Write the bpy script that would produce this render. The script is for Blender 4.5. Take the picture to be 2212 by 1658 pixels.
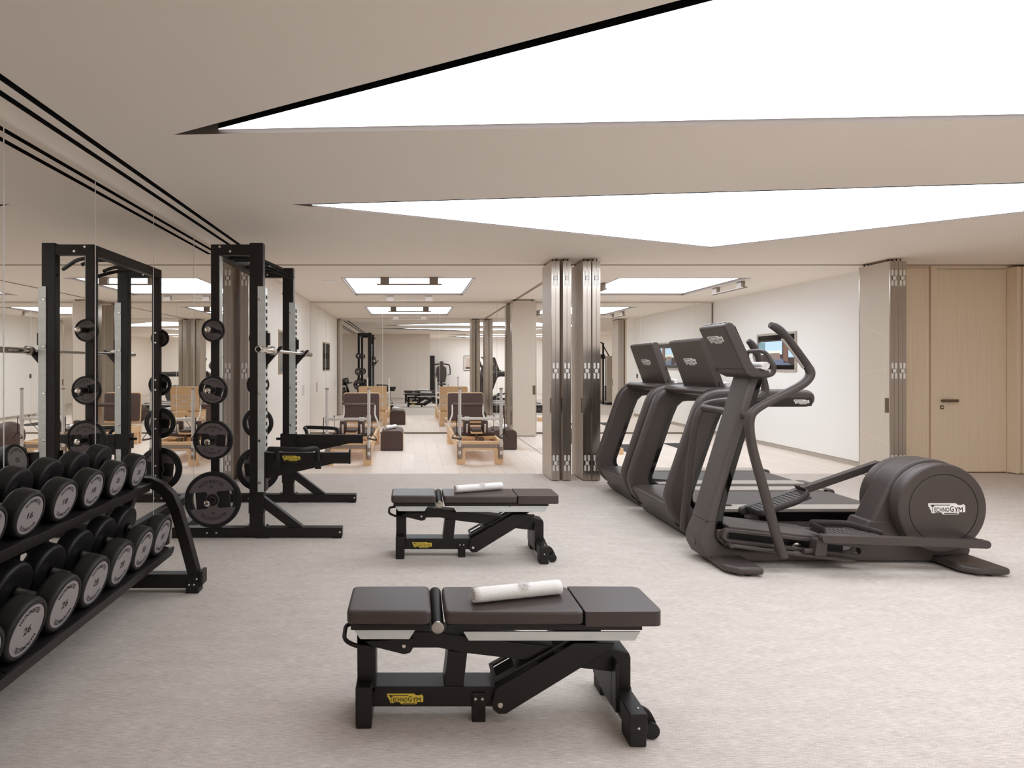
import bpy, bmesh, math, random
from mathutils import Vector, Matrix, geometry
PI = math.pi
R = math.radians
for o in list(bpy.data.objects):
    bpy.data.objects.remove(o, do_unlink=True)
S = bpy.context.scene
COL = S.collection

# ------------------------------------------------------------------ camera
F = 1250.0            # focal length in pixels of a 2212 x 1658 frame
VX, VY = 887.0, 788.0  # vanishing point of the depth lines
H = 1.40              # camera height
CEIL = 2.69
cam_d = bpy.data.cameras.new('camera')
cam = bpy.data.objects.new('camera', cam_d)
COL.objects.link(cam)
cam.location = (0, 0, H)
cam.rotation_euler = (R(90), 0, 0)
cam_d.sensor_width = 36.0
cam_d.lens = 36.0 * F / 2212.0
cam_d.shift_x = (1106.0 - VX) / 2212.0
cam_d.shift_y = -(829.0 - VY) / 2212.0
cam_d.clip_start = 0.05
S.camera = cam

# ------------------------------------------------------------------ world, exposure
w = bpy.data.worlds.new('world')
S.world = w
w.use_nodes = True
w.node_tree.nodes['Background'].inputs[0].default_value = (1.0, 0.96, 0.92, 1)
w.node_tree.nodes['Background'].inputs[1].default_value = 0.05
S.view_settings.view_transform = 'Standard'
S.view_settings.look = 'None'
S.view_settings.exposure = 0.10
S.view_settings.gamma = 1.0
S.view_settings.use_curve_mapping = False
S.cycles.max_bounces = 20
S.cycles.diffuse_bounces = 14
S.cycles.glossy_bounces = 8
PANEL_LIGHT = 4.0        # radiance of the luminous ceiling panels of the main room
COFFER_LIGHT = 4.7       # radiance of the rectangular coffers of the two studios

# ------------------------------------------------------------------ materials
def lin(c):
    out = []
    for v in c:
        v /= 255.0
        out.append(v / 12.92 if v <= 0.04045 else ((v + 0.055) / 1.055) ** 2.4)
    return tuple(out) + (1.0,)

MATS = {}
def mat(name, rgb, rough=0.5, metal=0.0, spec=0.5, emit=0.0, noise=None, bump=None, coat=0.0):
    """rgb in sRGB 0..255; noise=(scale xyz, amount); bump=(scale xyz, strength)"""
    if name in MATS:
        return MATS[name]
    m = bpy.data.materials.new(name)
    m.use_nodes = True
    nt = m.node_tree
    b = nt.nodes['Principled BSDF']
    c = lin(rgb)
    b.inputs['Base Color'].default_value = c
    b.inputs['Roughness'].default_value = rough
    b.inputs['Metallic'].default_value = metal
    b.inputs['Specular IOR Level'].default_value = spec
    b.inputs['Coat Weight'].default_value = coat
    if emit:
        b.inputs['Emission Color'].default_value = c
        b.inputs['Emission Strength'].default_value = emit
    if noise or bump:
        tc = nt.nodes.new('ShaderNodeTexCoord')
    if noise:
        mp = nt.nodes.new('ShaderNodeMapping'); mp.inputs['Scale'].default_value = noise[0]
        nt.links.new(tc.outputs['Object'], mp.inputs[0])
        nz = nt.nodes.new('ShaderNodeTexNoise'); nz.inputs['Scale'].default_value = 1.0
        nz.inputs['Detail'].default_value = 4.0
        nt.links.new(mp.outputs[0], nz.inputs['Vector'])
        rp = nt.nodes.new('ShaderNodeValToRGB')
        a = noise[1]
        rp.color_ramp.elements[0].position = 0.3
        rp.color_ramp.elements[1].position = 0.7
        rp.color_ramp.elements[0].color = tuple(max(0, v * (1 - a)) for v in c[:3]) + (1,)
        rp.color_ramp.elements[1].color = tuple(min(1, v * (1 + a)) for v in c[:3]) + (1,)
        nt.links.new(nz.outputs['Fac'], rp.inputs[0])
        nt.links.new(rp.outputs[0], b.inputs['Base Color'])
    if bump:
        mp2 = nt.nodes.new('ShaderNodeMapping'); mp2.inputs['Scale'].default_value = bump[0]
        nt.links.new(tc.outputs['Object'], mp2.inputs[0])
        nz2 = nt.nodes.new('ShaderNodeTexNoise'); nz2.inputs['Scale'].default_value = 1.0
        nt.links.new(mp2.outputs[0], nz2.inputs['Vector'])
        bp = nt.nodes.new('ShaderNodeBump'); bp.inputs['Strength'].default_value = bump[1]
        bp.inputs['Distance'].default_value = 0.004
        nt.links.new(nz2.outputs['Fac'], bp.inputs['Height'])
        nt.links.new(bp.outputs[0], b.inputs['Normal'])
    MATS[name] = m
    return m

def carpet_material():
    m = bpy.data.materials.new('woven_carpet'); m.use_nodes = True
    nt = m.node_tree; b = nt.nodes['Principled BSDF']
    b.inputs['Roughness'].default_value = 0.75
    b.inputs['Specular IOR Level'].default_value = 0.25
    tc = nt.nodes.new('ShaderNodeTexCoord')
    def noise(scale, det=3.0):
        mp = nt.nodes.new('ShaderNodeMapping'); mp.inputs['Scale'].default_value = scale
        nt.links.new(tc.outputs['Object'], mp.inputs[0])
        nz = nt.nodes.new('ShaderNodeTexNoise'); nz.inputs['Scale'].default_value = 1.0
        nz.inputs['Detail'].default_value = det
        nt.links.new(mp.outputs[0], nz.inputs['Vector'])
        return nz.outputs['Fac']
    def mix(a, bb, op, f=None):
        n = nt.nodes.new('ShaderNodeMath'); n.operation = op
        nt.links.new(a, n.inputs[0])
        if isinstance(bb, float): n.inputs[1].default_value = bb
        else: nt.links.new(bb, n.inputs[1])
        return n.outputs[0]
    streak = noise((22, 260, 1)); yarn = noise((300, 480, 1), 1.0); patch = noise((5.0, 16.0, 1), 2.0)
    s = mix(mix(streak, 0.62, 'MULTIPLY'), mix(yarn, 0.87, 'MULTIPLY'), 'ADD')
    s = mix(s, mix(patch, 0.16, 'MULTIPLY'), 'ADD')
    rp = nt.nodes.new('ShaderNodeValToRGB')
    rp.color_ramp.elements[0].position = 0.58; rp.color_ramp.elements[1].position = 1.02
    rp.color_ramp.elements[0].color = lin((160, 150, 141))
    rp.color_ramp.elements[1].color = lin((225, 217, 210))
    nt.links.new(s, rp.inputs[0]); nt.links.new(rp.outputs[0], b.inputs['Base Color'])
    bp = nt.nodes.new('ShaderNodeBump'); bp.inputs['Strength'].default_value = 0.35; bp.inputs['Distance'].default_value = 0.003
    nt.links.new(s, bp.inputs['Height']); nt.links.new(bp.outputs[0], b.inputs['Normal'])
    return m

def wood_material(name, rgb, axis='z', amt=0.13, rough=0.45, rnd=0.0, fine=140.0):
    m = bpy.data.materials.new(name); m.use_nodes = True
    nt = m.node_tree; b = nt.nodes['Principled BSDF']; b.inputs['Roughness'].default_value = rough
    tc = nt.nodes.new('ShaderNodeTexCoord'); mp = nt.nodes.new('ShaderNodeMapping')
    sc = [fine, fine, fine]; sc['xyz'.index(axis)] = 1.4
    mp.inputs['Scale'].default_value = sc
    nt.links.new(tc.outputs['Object'], mp.inputs[0])
    nz = nt.nodes.new('ShaderNodeTexNoise'); nz.inputs['Scale'].default_value = 1.0; nz.inputs['Detail'].default_value = 5.0
    nt.links.new(mp.outputs[0], nz.inputs['Vector'])
    rp = nt.nodes.new('ShaderNodeValToRGB'); c = lin(rgb)
    rp.color_ramp.elements[0].position = 0.3; rp.color_ramp.elements[1].position = 0.7
    rp.color_ramp.elements[0].color = tuple(v * (1 - amt) for v in c[:3]) + (1,)
    rp.color_ramp.elements[1].color = tuple(min(1, v * (1 + amt)) for v in c[:3]) + (1,)
    nt.links.new(nz.outputs['Fac'], rp.inputs[0])
    src = rp.outputs[0]
    if rnd:
        oi = nt.nodes.new('ShaderNodeObjectInfo'); mr = nt.nodes.new('ShaderNodeMapRange')
        mr.inputs[3].default_value = 1 - rnd; mr.inputs[4].default_value = 1 + rnd
        nt.links.new(oi.outputs['Random'], mr.inputs[0])
        hs = nt.nodes.new('ShaderNodeHueSaturation')
        nt.links.new(mr.outputs[0], hs.inputs['Value']); nt.links.new(src, hs.inputs['Color'])
        src = hs.outputs[0]
    nt.links.new(src, b.inputs['Base Color'])
    MATS[name] = m
    return m

def brushed_material():
    m = mat('brushed_steel', (182, 173, 164), 0.2, 1.0, bump=((400, 400, 3), 0.08))
    return m

M_CARPET = carpet_material()
M_PLANK = wood_material('pale_oak_floor', (234, 221, 210), 'y', 0.05, 0.42, 0.035, 60)
M_VENEER = wood_material('oak_veneer', (226, 209, 184), 'z', 0.055, 0.4, fine=90)
M_PALEVEN = wood_material('pale_veneer', (233, 226, 218), 'z', 0.04, 0.45)
M_MAPLE = wood_material('maple_frame', (230, 194, 152), 'y', 0.10, 0.4, fine=60)
M_CEIL = mat('ceiling_paint', (242, 234, 224), 0.75, spec=0.2)
M_CREAM = mat('cream_paint', (242, 240, 237), 0.6, spec=0.25)
M_TAUPE = mat('taupe_lacquer', (203, 191, 178), 0.45)
M_STEEL = brushed_material()
M_CHROME = mat('polished_chrome', (225, 220, 214), 0.12, 1.0)
M_SATIN = mat('satin_steel', (188, 182, 174), 0.3, 1.0)
M_ZINC = mat('zinc_plate', (208, 212, 210), 0.35, 0.35, noise=((6, 6, 18), 0.08))
M_BRONZE = mat('bronze', (108, 90, 72), 0.4, 0.4)
M_MIRROR = mat('mirror_glass', (240, 238, 234), 0.0, 1.0)
M_BLACKMETAL = mat('black_powder_coat', (25, 18, 17), 0.45, spec=0.4)
M_BLACK = mat('matte_black', (14, 11, 11), 0.6)
M_RUBBER = mat('black_rubber', (23, 20, 20), 0.48, spec=0.4)
M_DISC = mat('grey_urethane', (142, 136, 136), 0.5)
M_PLATEFACE = mat('plate_grey', (92, 84, 84), 0.5)
M_INK = mat('black_ink', (18, 16, 16), 0.6)
M_LEATHER = mat('dark_leather', (70, 60, 58), 0.38, spec=0.45, bump=((350, 350, 350), 0.06))
M_BROWNPAD = mat('brown_upholstery', (84, 66, 60), 0.5, spec=0.35)
M_BODY = mat('anthracite_satin', (72, 64, 61), 0.4, spec=0.45)
M_BODY2 = mat('anthracite_matte', (86, 79, 76), 0.55, spec=0.35)
M_GLOSS = mat('gloss_black', (12, 9, 9), 0.08, spec=0.6)
M_BELT = mat('treadmill_belt', (88, 82, 80), 0.55)
M_SILVER = mat('silver_paint', (186, 178, 170), 0.35, 0.4)
M_ALU = mat('white_aluminium', (222, 218, 214), 0.35, 0.25)
M_WHITE = mat('logo_white', (236, 232, 228), 0.5)
M_YELLOW = mat('logo_yellow', (222, 196, 72), 0.5)
M_TOWEL = mat('white_terry', (242, 240, 238), 0.95, spec=0.05, bump=((260, 260, 260), 0.5))
M_EMBROID = mat('embroidery_grey', (206, 203, 202), 0.9)
M_MAT = mat('exercise_mat', (62, 56, 54), 0.8)
M_DARK = mat('light_block_dark', (20, 13, 10), 0.8)
M_RECESS = mat('recess_taupe', (150, 134, 122), 0.7)
M_PANEL = mat('luminous_panel', (243, 248, 255), 0.6, emit=PANEL_LIGHT)
M_COFFER = mat('luminous_coffer', (232, 244, 255), 0.6, emit=COFFER_LIGHT)
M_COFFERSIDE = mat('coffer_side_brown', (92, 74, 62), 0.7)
M_HANGER = mat('hanger_taupe', (138, 124, 113), 0.5)
M_NICKEL = mat('hinge_nickel', (226, 222, 216), 0.3, 0.25)
M_BRASSTRIM = mat('brass_trim', (168, 146, 116), 0.4, 0.4)
M_BASE = mat('base_grey', (180, 170, 160), 0.6)
M_GRIP = mat('soft_grip', (56, 49, 48), 0.5)
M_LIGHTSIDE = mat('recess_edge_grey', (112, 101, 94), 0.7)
M_GROOVE = mat('groove_light', (224, 214, 204), 0.5)
M_GREYPAD = mat('grey_felt', (176, 168, 160), 0.9)

# ------------------------------------------------------------------ mesh toolkit
def fillet(pts, rad, n=5):
    pts = [Vector(p) for p in pts]
    out = [pts[0]]
    for i in range(1, len(pts) - 1):
        p, a, b = pts[i], pts[i - 1], pts[i + 1]
        r = rad[i - 1] if isinstance(rad, (list, tuple)) else rad
        da, db = (a - p), (b - p)
        r = min(r, da.length * 0.48, db.length * 0.48)
        s, e = p + da.normalized() * r, p + db.normalized() * r
        for k in range(n + 1):
            t = k / n
            out.append((1 - t) ** 2 * s + 2 * t * (1 - t) * p + t * t * e)
    out.append(pts[-1])
    return out

def chaikin(pts, it=2, closed=False):
    P = [Vector(p) for p in pts]
    for _ in range(it):
        Q = [] if closed else [P[0]]
        for a, b in zip(P, P[1:] + ([P[0]] if closed else [])):
            Q += [a * .75 + b * .25, a * .25 + b * .75]
        if not closed: Q.append(P[-1])
        P = Q
    return [tuple(p) for p in P]

def round_poly(pts, rad, n=4):
    """round every corner of a closed 2D polygon"""
    P = [Vector(p) for p in pts]
    out = []
    for i in range(len(P)):
        p, a, b = P[i], P[i - 1], P[(i + 1) % len(P)]
        r = rad[i] if isinstance(rad, (list, tuple)) else rad
        da, db = a - p, b - p
        r = min(r, da.length * 0.49, db.length * 0.49)
        if r < 1e-5:
            out.append(p); continue
        s, e = p + da.normalized() * r, p + db.normalized() * r
        for k in range(n + 1):
            t = k / n
            out.append((1 - t) ** 2 * s + 2 * t * (1 - t) * p + t * t * e)
    return [tuple(v) for v in out]

class MB:
    def __init__(self):
        self.bm = bmesh.new()
    def poly(self, pts):
        vs = [self.bm.verts.new(p) for p in pts]
        return self.bm.faces.new(vs)
    def box(self, x0, x1, y0, y1, z0, z1, M=None):
        c = [(x0, y0, z0), (x1, y0, z0), (x1, y1, z0), (x0, y1, z0), (x0, y0, z1), (x1, y0, z1), (x1, y1, z1), (x0, y1, z1)]
        if M is not None:
            c = [M @ Vector(p) for p in c]
        v = [self.bm.verts.new(p) for p in c]
        for f in ((0, 3, 2, 1), (4, 5, 6, 7), (0, 1, 5, 4), (1, 2, 6, 5), (2, 3, 7, 6), (3, 0, 4, 7)):
            self.bm.faces.new([v[i] for i in f])
        return self
    def prism(self, pts, axis, a0, a1, M=None):
        def mk(p, a):
            if axis == 'y': q = Vector((p[0], a, p[1]))
            elif axis == 'x': q = Vector((a, p[0], p[1]))
            else: q = Vector((p[0], p[1], a))
            return M @ q if M is not None else q
        A = [self.bm.verts.new(mk(p, a0)) for p in pts]
        B = [self.bm.verts.new(mk(p, a1)) for p in pts]
        n = len(pts)
        self.bm.faces.new(A); self.bm.faces.new(list(reversed(B)))
        for i in range(n):
            j = (i + 1) % n
            self.bm.faces.new([A[i], B[i], B[j], A[j]])
        return self
    def rounded(self, pts, y0, y1, rad, n=6):
        """prism along y of a smooth xz outline with fully rounded long edges"""
        P = [Vector(p) for p in pts]; m = len(P)
        area = sum(P[i].x * P[(i + 1) % m].y - P[(i + 1) % m].x * P[i].y for i in range(m))
        sg = 1 if area > 0 else -1
        N = []
        for i in range(m):
            a = (P[i] - P[i - 1]).normalized(); b = (P[(i + 1) % m] - P[i]).normalized()
            na, nb = Vector((-a.y, a.x)) * sg, Vector((-b.y, b.x)) * sg
            v = (na + nb); v = v.normalized() / max(.6, v.normalized().dot(na)) if v.length > 1e-6 else na
            N.append(v)
        lay = []
        for k in range(n + 1):
            th = PI / 2 * (1 - k / n); lay.append((y0 + rad * (1 - math.sin(th)), rad * (1 - math.cos(th))))
        lay += [(y0 + y1 - y, d) for y, d in reversed(lay)]
        rings = [[self.bm.verts.new((p.x + v.x * d, y, p.y + v.y * d)) for p, v in zip(P, N)] for y, d in lay]
        for A, B in zip(rings, rings[1:]):
            for i in range(m):
                j = (i + 1) % m
                self.bm.faces.new([A[i], A[j], B[j], B[i]])
        for rg in (rings[0], rings[-1]):
            for t in geometry.tessellate_polygon([[Vector((v.co.x, v.co.z, 0)) for v in rg]]):
                try: self.bm.faces.new([rg[i] for i in t])
                except ValueError: pass
        return self
    def lathe(self, prof, p0, d, seg=24, cap=True):
        d = Vector(d).normalized(); p0 = Vector(p0)
        up = Vector((0, 0, 1)) if abs(d.z) < 0.9 else Vector((1, 0, 0))
        u = d.cross(up).normalized(); v = d.cross(u)
        rings = []
        for (r, h) in prof:
            if r < 1e-6:
                rings.append([self.bm.verts.new(p0 + d * h)])
            else:
                rings.append([self.bm.verts.new(p0 + d * h + (u * math.cos(2 * PI * k / seg) + v * math.sin(2 * PI * k / seg)) * r) for k in range(seg)])
        for a, b in zip(rings, rings[1:]):
            for k in range(seg):
                k2 = (k + 1) % seg
                if len(a) == 1 and len(b) == 1: continue
                if len(a) == 1: self.bm.faces.new([a[0], b[k2], b[k]])
                elif len(b) == 1: self.bm.faces.new([a[k], a[k2], b[0]])
                else: self.bm.faces.new([a[k], a[k2], b[k2], b[k]])
        if cap:
            for rg in (rings[0], rings[-1]):
                if len(rg) > 2: self.bm.faces.new(rg)
        return self
    def cyl(self, p0, p1, r, seg=16, r2=None):
        p0, p1 = Vector(p0), Vector(p1)
        return self.lathe([(r, 0), (r if r2 is None else r2, (p1 - p0).length)], p0, p1 - p0, seg)
    def tube(self, pts, r, seg=10, flat=1.0, up=None):
        P = [Vector(p) for p in pts]
        n = len(P)
        T = []
        for i in range(n):
            t = (P[min(i + 1, n - 1)] - P[max(i - 1, 0)])
            T.append(t.normalized())
        ref = Vector(up) if up else (Vector((0, 0, 1)) if abs(T[0].z) < 0.9 else Vector((1, 0, 0)))
        u = (ref - T[0] * ref.dot(T[0])).normalized()
        rings = []
        for i in range(n):
            if i:
                u = (u - T[i] * u.dot(T[i])).normalized()
            v = T[i].cross(u)
            rr = r[i] if isinstance(r, (list, tuple)) else r
            rings.append([self.bm.verts.new(P[i] + u * math.cos(2 * PI * k / seg) * rr + v * math.sin(2 * PI * k / seg) * rr * flat) for k in range(seg)])
        for a, b in zip(rings, rings[1:]):
            for k in range(seg):
                k2 = (k + 1) % seg
                self.bm.faces.new([a[k], a[k2], b[k2], b[k]])
        self.bm.faces.new(rings[0]); self.bm.faces.new(list(reversed(rings[-1])))
        return self
    def ball(self, c, r, seg=16, sc=(1, 1, 1)):
        c = Vector(c)
        bmesh.ops.create_uvsphere(self.bm, u_segments=seg, v_segments=max(6, seg // 2), radius=r,
                                  matrix=Matrix.Translation(c) @ Matrix.Diagonal((*sc, 1)))
        return self
    def add(self, vf, fn):
        vs = [self.bm.verts.new(fn(v)) for v in vf[0]]
        for f in vf[1]:
            try: self.bm.faces.new([vs[i] for i in f])
            except ValueError: pass
        return self
    def build(self, name, m, parent=None, bevel=0, seg=2, sharp=35, flat=False, recalc=True):
        bm = self.bm
        if recalc: bmesh.ops.recalc_face_normals(bm, faces=bm.faces[:])
        if not flat:
            for f in bm.faces: f.smooth = True
            th = R(sharp)
            for e in bm.edges:
                if len(e.link_faces) == 2 and e.calc_face_angle(0) > th: e.smooth = False
        me = bpy.data.meshes.new(name)
        bm.to_mesh(me); bm.free()
        me.materials.append(m)
        o = bpy.data.objects.new(name, me)
        COL.objects.link(o)
        if parent is not None: o.parent = parent
        if bevel:
            b = o.modifiers.new('bevel', 'BEVEL'); b.width = bevel; b.segments = seg
            b.limit_method = 'ANGLE'; b.angle_limit = R(32); b.harden_normals = True
        return o

def BX(name, m, parent, x0, x1, y0, y1, z0, z1, bevel=0, seg=2):
    return MB().box(x0, x1, y0, y1, z0, z1).build(name, m, parent, bevel, seg)

def thing(name, label, cat, loc=(0, 0, 0), rotz=0, group=None):
    o = bpy.data.objects.new(name, None); COL.objects.link(o)
    o.empty_display_size = 0.1
    o.location = loc; o.rotation_euler = (0, 0, rotz)
    o['label'] = label; o['category'] = cat
    if group: o['group'] = group
    return o
def tag(o, label, cat, group=None):
    o['label'] = label; o['category'] = cat
    if group: o['group'] = group
    return o
def struct(o, label=None):
    o['kind'] = 'structure'
    if label: o['label'] = label
    return o
def copy_tree(o, parent=None):
    kids = list(o.children)
    c = o.copy(); COL.objects.link(c)
    if parent is not None: c.parent = parent
    for ch in kids: copy_tree(ch, c)
    return c

_TX = {}
def text_vf(s, size=1.0, bold=0.0):
    """flat glyph mesh of a string, centred; (verts2d, faces, width)"""
    key = (s, bold)
    if key not in _TX:
        cu = bpy.data.curves.new('glyphs', 'FONT'); cu.body = s; cu.size = 1.0; cu.resolution_u = 3
        cu.offset = bold
        ob = bpy.data.objects.new('glyphs', cu); COL.objects.link(ob)
        bpy.context.view_layer.update()
        dg = bpy.context.evaluated_depsgraph_get()
        me = bpy.data.meshes.new_from_object(ob.evaluated_get(dg))
        vs = [(v.co.x, v.co.y) for v in me.vertices]; fs = [tuple(p.vertices) for p in me.polygons]
        bpy.data.objects.remove(ob, do_unlink=True); bpy.data.curves.remove(cu); bpy.data.meshes.remove(me)
        x0 = min(v[0] for v in vs); x1 = max(v[0] for v in vs); y0 = min(v[1] for v in vs); y1 = max(v[1] for v in vs)
        vs = [(x - (x0 + x1) / 2, y - (y0 + y1) / 2) for x, y in vs]
        _TX[key] = (vs, fs, x1 - x0, y1 - y0)
    vs, fs, wd, ht = _TX[key]
    return ([(x * size, y * size) for x, y in vs], fs, wd * size, ht * size)

def put_text(mb, s, w, fn, cx=0, cy=0, h=None, bold=0.0, rot=False):
    """text scaled to width w (and height h) at (cx,cy) of a 2D frame mapped by fn(u,v)"""
    vs, fs, wd, ht = text_vf(s, 1.0, bold)
    sx = w / wd; sy = (h / ht) if h else sx
    sg = -1 if rot else 1
    for e in ((-.012, .012) if bold == 0.0 else (0,)):
        mb.add((vs, fs), lambda p: fn(cx + sg * (p[0] + e) * sx, cy + sg * p[1] * sy))

def put_arc(mb, s, arc, rad, h, fn, top=False, bold=0.0):
    """text on the lower arc of a disc, letter tops towards the centre; top=True turns it by 180 degrees"""
    vs, fs, wd, ht = text_vf(s, 1.0, bold)
    def f(p):
        a = -PI / 2 + p[0] / (wd + .04) * arc
        r = rad - p[1] / ht * h
        u, v = r * math.cos(a), r * math.sin(a)
        return fn(-u, -v) if top else fn(u, v)
    for e in (-.017, 0, .017):
        mb.add(([(x + e, y) for x, y in vs], fs), f)

LOGO = [(0, 1), (.74, 1), (.81, .84), (.90, .84), (.95, .93), (1, .78), (1, .2), (.84, .2), (.81, 0), (.39, 0), (.35, .19), (.19, .19), (.18, .10), (.09, .10), (.07, .40), (.04, .47), (.04, .62), (0, .70)]
def logo(parent, cx, cy, wd, fn, color=None, thick=0.0015, ratio=0.29, nm='logo_badge'):
    """badge with lettering: fn(u, v, t) maps the badge plane (u right, v up, t outwards) to local space"""
    ht = wd * ratio
    mb = MB()
    P = [(cx + (x - .5) * wd, cy + (y - .5) * ht) for x, y in LOGO]
    A = [mb.bm.verts.new(fn(x, y, 0)) for x, y in P]; B = [mb.bm.verts.new(fn(x, y, thick)) for x, y in P]
    mb.bm.faces.new(B); mb.bm.faces.new(A)
    for i in range(len(P)):
        j = (i + 1) % len(P); mb.bm.faces.new([A[i], A[j], B[j], B[i]])
    o = mb.build(nm, color or M_WHITE, parent, flat=True)
    mb = MB(); g = lambda u, v: fn(cx + u * wd, cy + v * ht, thick * 1.5)
    put_text(mb, 'T', .075, g, -.385, -.02, .64, 0.01)
    put_text(mb, 'ECHNO', .40, g, -.135, -.07, .40, 0.01)
    put_text(mb, 'G', .10, g, .135, .0, .52, 0.01)
    put_text(mb, 'YM', .22, g, .315, -.06, .42, 0.0)
    for (a, b, c, d) in ((-.455, .09, .30, .37), (-.07, .29, -.44, -.37)):
        mb.poly([g(a, c), g(b, c), g(b, d), g(a, d)])
    mb.build('lettering', M_INK, o, flat=True, recalc=False)['kind'] = 'stuff'
    return o
def bolt_row(parent, pts, d, r=0.011, m=None, name='bolt', h=None):
    for p in pts:
        mb = MB(); hh = h or r * 0.6
        mb.lathe([(r, 0), (r, hh * .5), (r * .75, hh), (0, hh * 1.05)], p, d, 10)
        mb.build(name, m or M_CHROME, parent)
# measured pixel -> real coordinates
def px(x, Y): return (x - VX) * Y / F
def pz(y, Y): return H - (y - VY) * Y / F
def onceil(x, y):
    Y = (CEIL - H) * F / (VY - y)
    return ((x - VX) * Y / F, Y)

# ================================================================== the setting
XM = -2.09            # plane of the mirror wall
YT = 7.46             # track of the folding partition (carpet meets oak)
YB = 11.8             # mirrored end wall of the two studios
XR = 6.17             # right wall of the second studio
XE = 8.3              # far right wall of the main room
YP = -0.45            # panelled wall behind the viewpoint
YF = -4.7             # far wall behind

# floor
fl = struct(BX('floor', M_CARPET, None, -2.6, XE + .1, YF - .1, YT, -.06, 0.0), 'pale greige woven carpet of the main gym room')
fw = struct(BX('floor', mat('floor_joint', (205, 186, 170), 0.7), None, -2.6, XE + .1, YT, YB + .1, -.06, -.004), 'pale oak plank floor of the two studios')
random.seed(4)
pw = 0.196
plank_meshes = {}
nx = int((XR + 2.12) / pw) + 1
for i in range(nx):
    x0 = -2.1 + i * pw
    off = (i * 0.61) % 1.45
    ys = [YT + .004] + [YT + off + k * 1.45 for k in range(5) if YT + .15 < YT + off + k * 1.45 < YB - .15] + [YB - .002]
    for a, b in zip(ys, ys[1:]):
        Ln = round(b - a - .003, 3)
        if Ln not in plank_meshes:
            o = BX('plank', M_PLANK, fw, 0, pw - .002, 0, Ln, -.012, 0.0)
            plank_meshes[Ln] = o.data
        else:
            o = bpy.data.objects.new('plank', plank_meshes[Ln]); COL.objects.link(o); o.parent = fw
        o.location = (x0, a, 0)
struct(BX('trim_1', M_BRONZE, None, 2.06, 2.075, YT + .02, YB - .02, -.01, 0.0015), 'thin metal floor track between the studios')

# ceiling with its openings
def extend(a, b, X):
    t = (X - a[0]) / (b[0] - a[0]); return (X, a[1] + (b[1] - a[1]) * t)
A1 = onceil(375, 291); n1 = onceil(1470, 0); f1 = onceil(2212, 257)
L1 = [A1, extend(A1, n1, 1.95), (4.3, 1.95), extend(A1, f1, 5.2)]
A2 = onceil(628, 441.5); n2 = onceil(2212, 394); k2 = onceil(1535, 535); r2 = onceil(2212, 459)
L2 = [A2, extend(A2, n2, 5.9), extend(k2, r2, 5.9), k2]
L3 = [(1.4, -.9), (3.2, -1.9), (6.9, -1.7), (6.6, -.5)]
L4 = [(1.6, -2.5), (2.6, -3.9), (6.9, -3.4), (6.6, -2.6)]
SL1 = (-1.861, -1.816); SL2 = (-1.969, -1.925); SLY = (-.3, 6.75)
cof = []
for (xa, xb) in ((-1.01, .95), (3.10, 5.03)):
    cof.append([(xa, 8.58), (xb, 8.58), (xb, 10.70), (xa, 10.70)])
holes = [L1, L2, L3, L4] + cof + [[(s[0], SLY[0]), (s[1], SLY[0]), (s[1], SLY[1]), (s[0], SLY[1])] for s in (SL1, SL2)]
outer = [(-2.6, YF - .1), (XE + .1, YF - .1), (XE + .1, YB + .1), (-2.6, YB + .1)]
loops = [[Vector((x, y, 0)) for x, y in lp] for lp in [outer] + holes]
flatv = [v for lp in loops for v in lp]
tri = geometry.tessellate_polygon(loops)
mb = MB()
bv = [mb.bm.verts.new((v.x, v.y, CEIL)) for v in flatv]
for t in tri:
    f = mb.bm.faces.new([bv[i] for i in t])
    f.normal_update()
    if f.normal.z > 0: f.normal_flip()
ce = struct(mb.build('ceiling', M_CEIL, flat=True, recalc=False), 'smooth taupe ceiling with angular light cut-outs')
# slab above so that no world light leaks in
struct(BX('ceiling', M_DARK, None, -2.7, XE + .2, YF - .2, YB + .2, CEIL + .16, CEIL + .2), 'unseen dark slab above the ceiling that keeps world light out')
for k, s in enumerate((SL1, SL2)):
    mb = MB(); x0, x1 = s; y0, y1 = SLY
    mb.poly([(x0, y0, CEIL), (x0, y1, CEIL), (x0, y1, CEIL + .1), (x0, y0, CEIL + .1)])
    mb.poly([(x1, y0, CEIL), (x1, y1, CEIL), (x1, y1, CEIL + .1), (x1, y0, CEIL + .1)])
    mb.poly([(x0, y0, CEIL + .1), (x1, y0, CEIL + .1), (x1, y1, CEIL + .1), (x0, y1, CEIL + .1)])
    mb.build('air_slot', M_BLACK, ce, flat=True)

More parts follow.
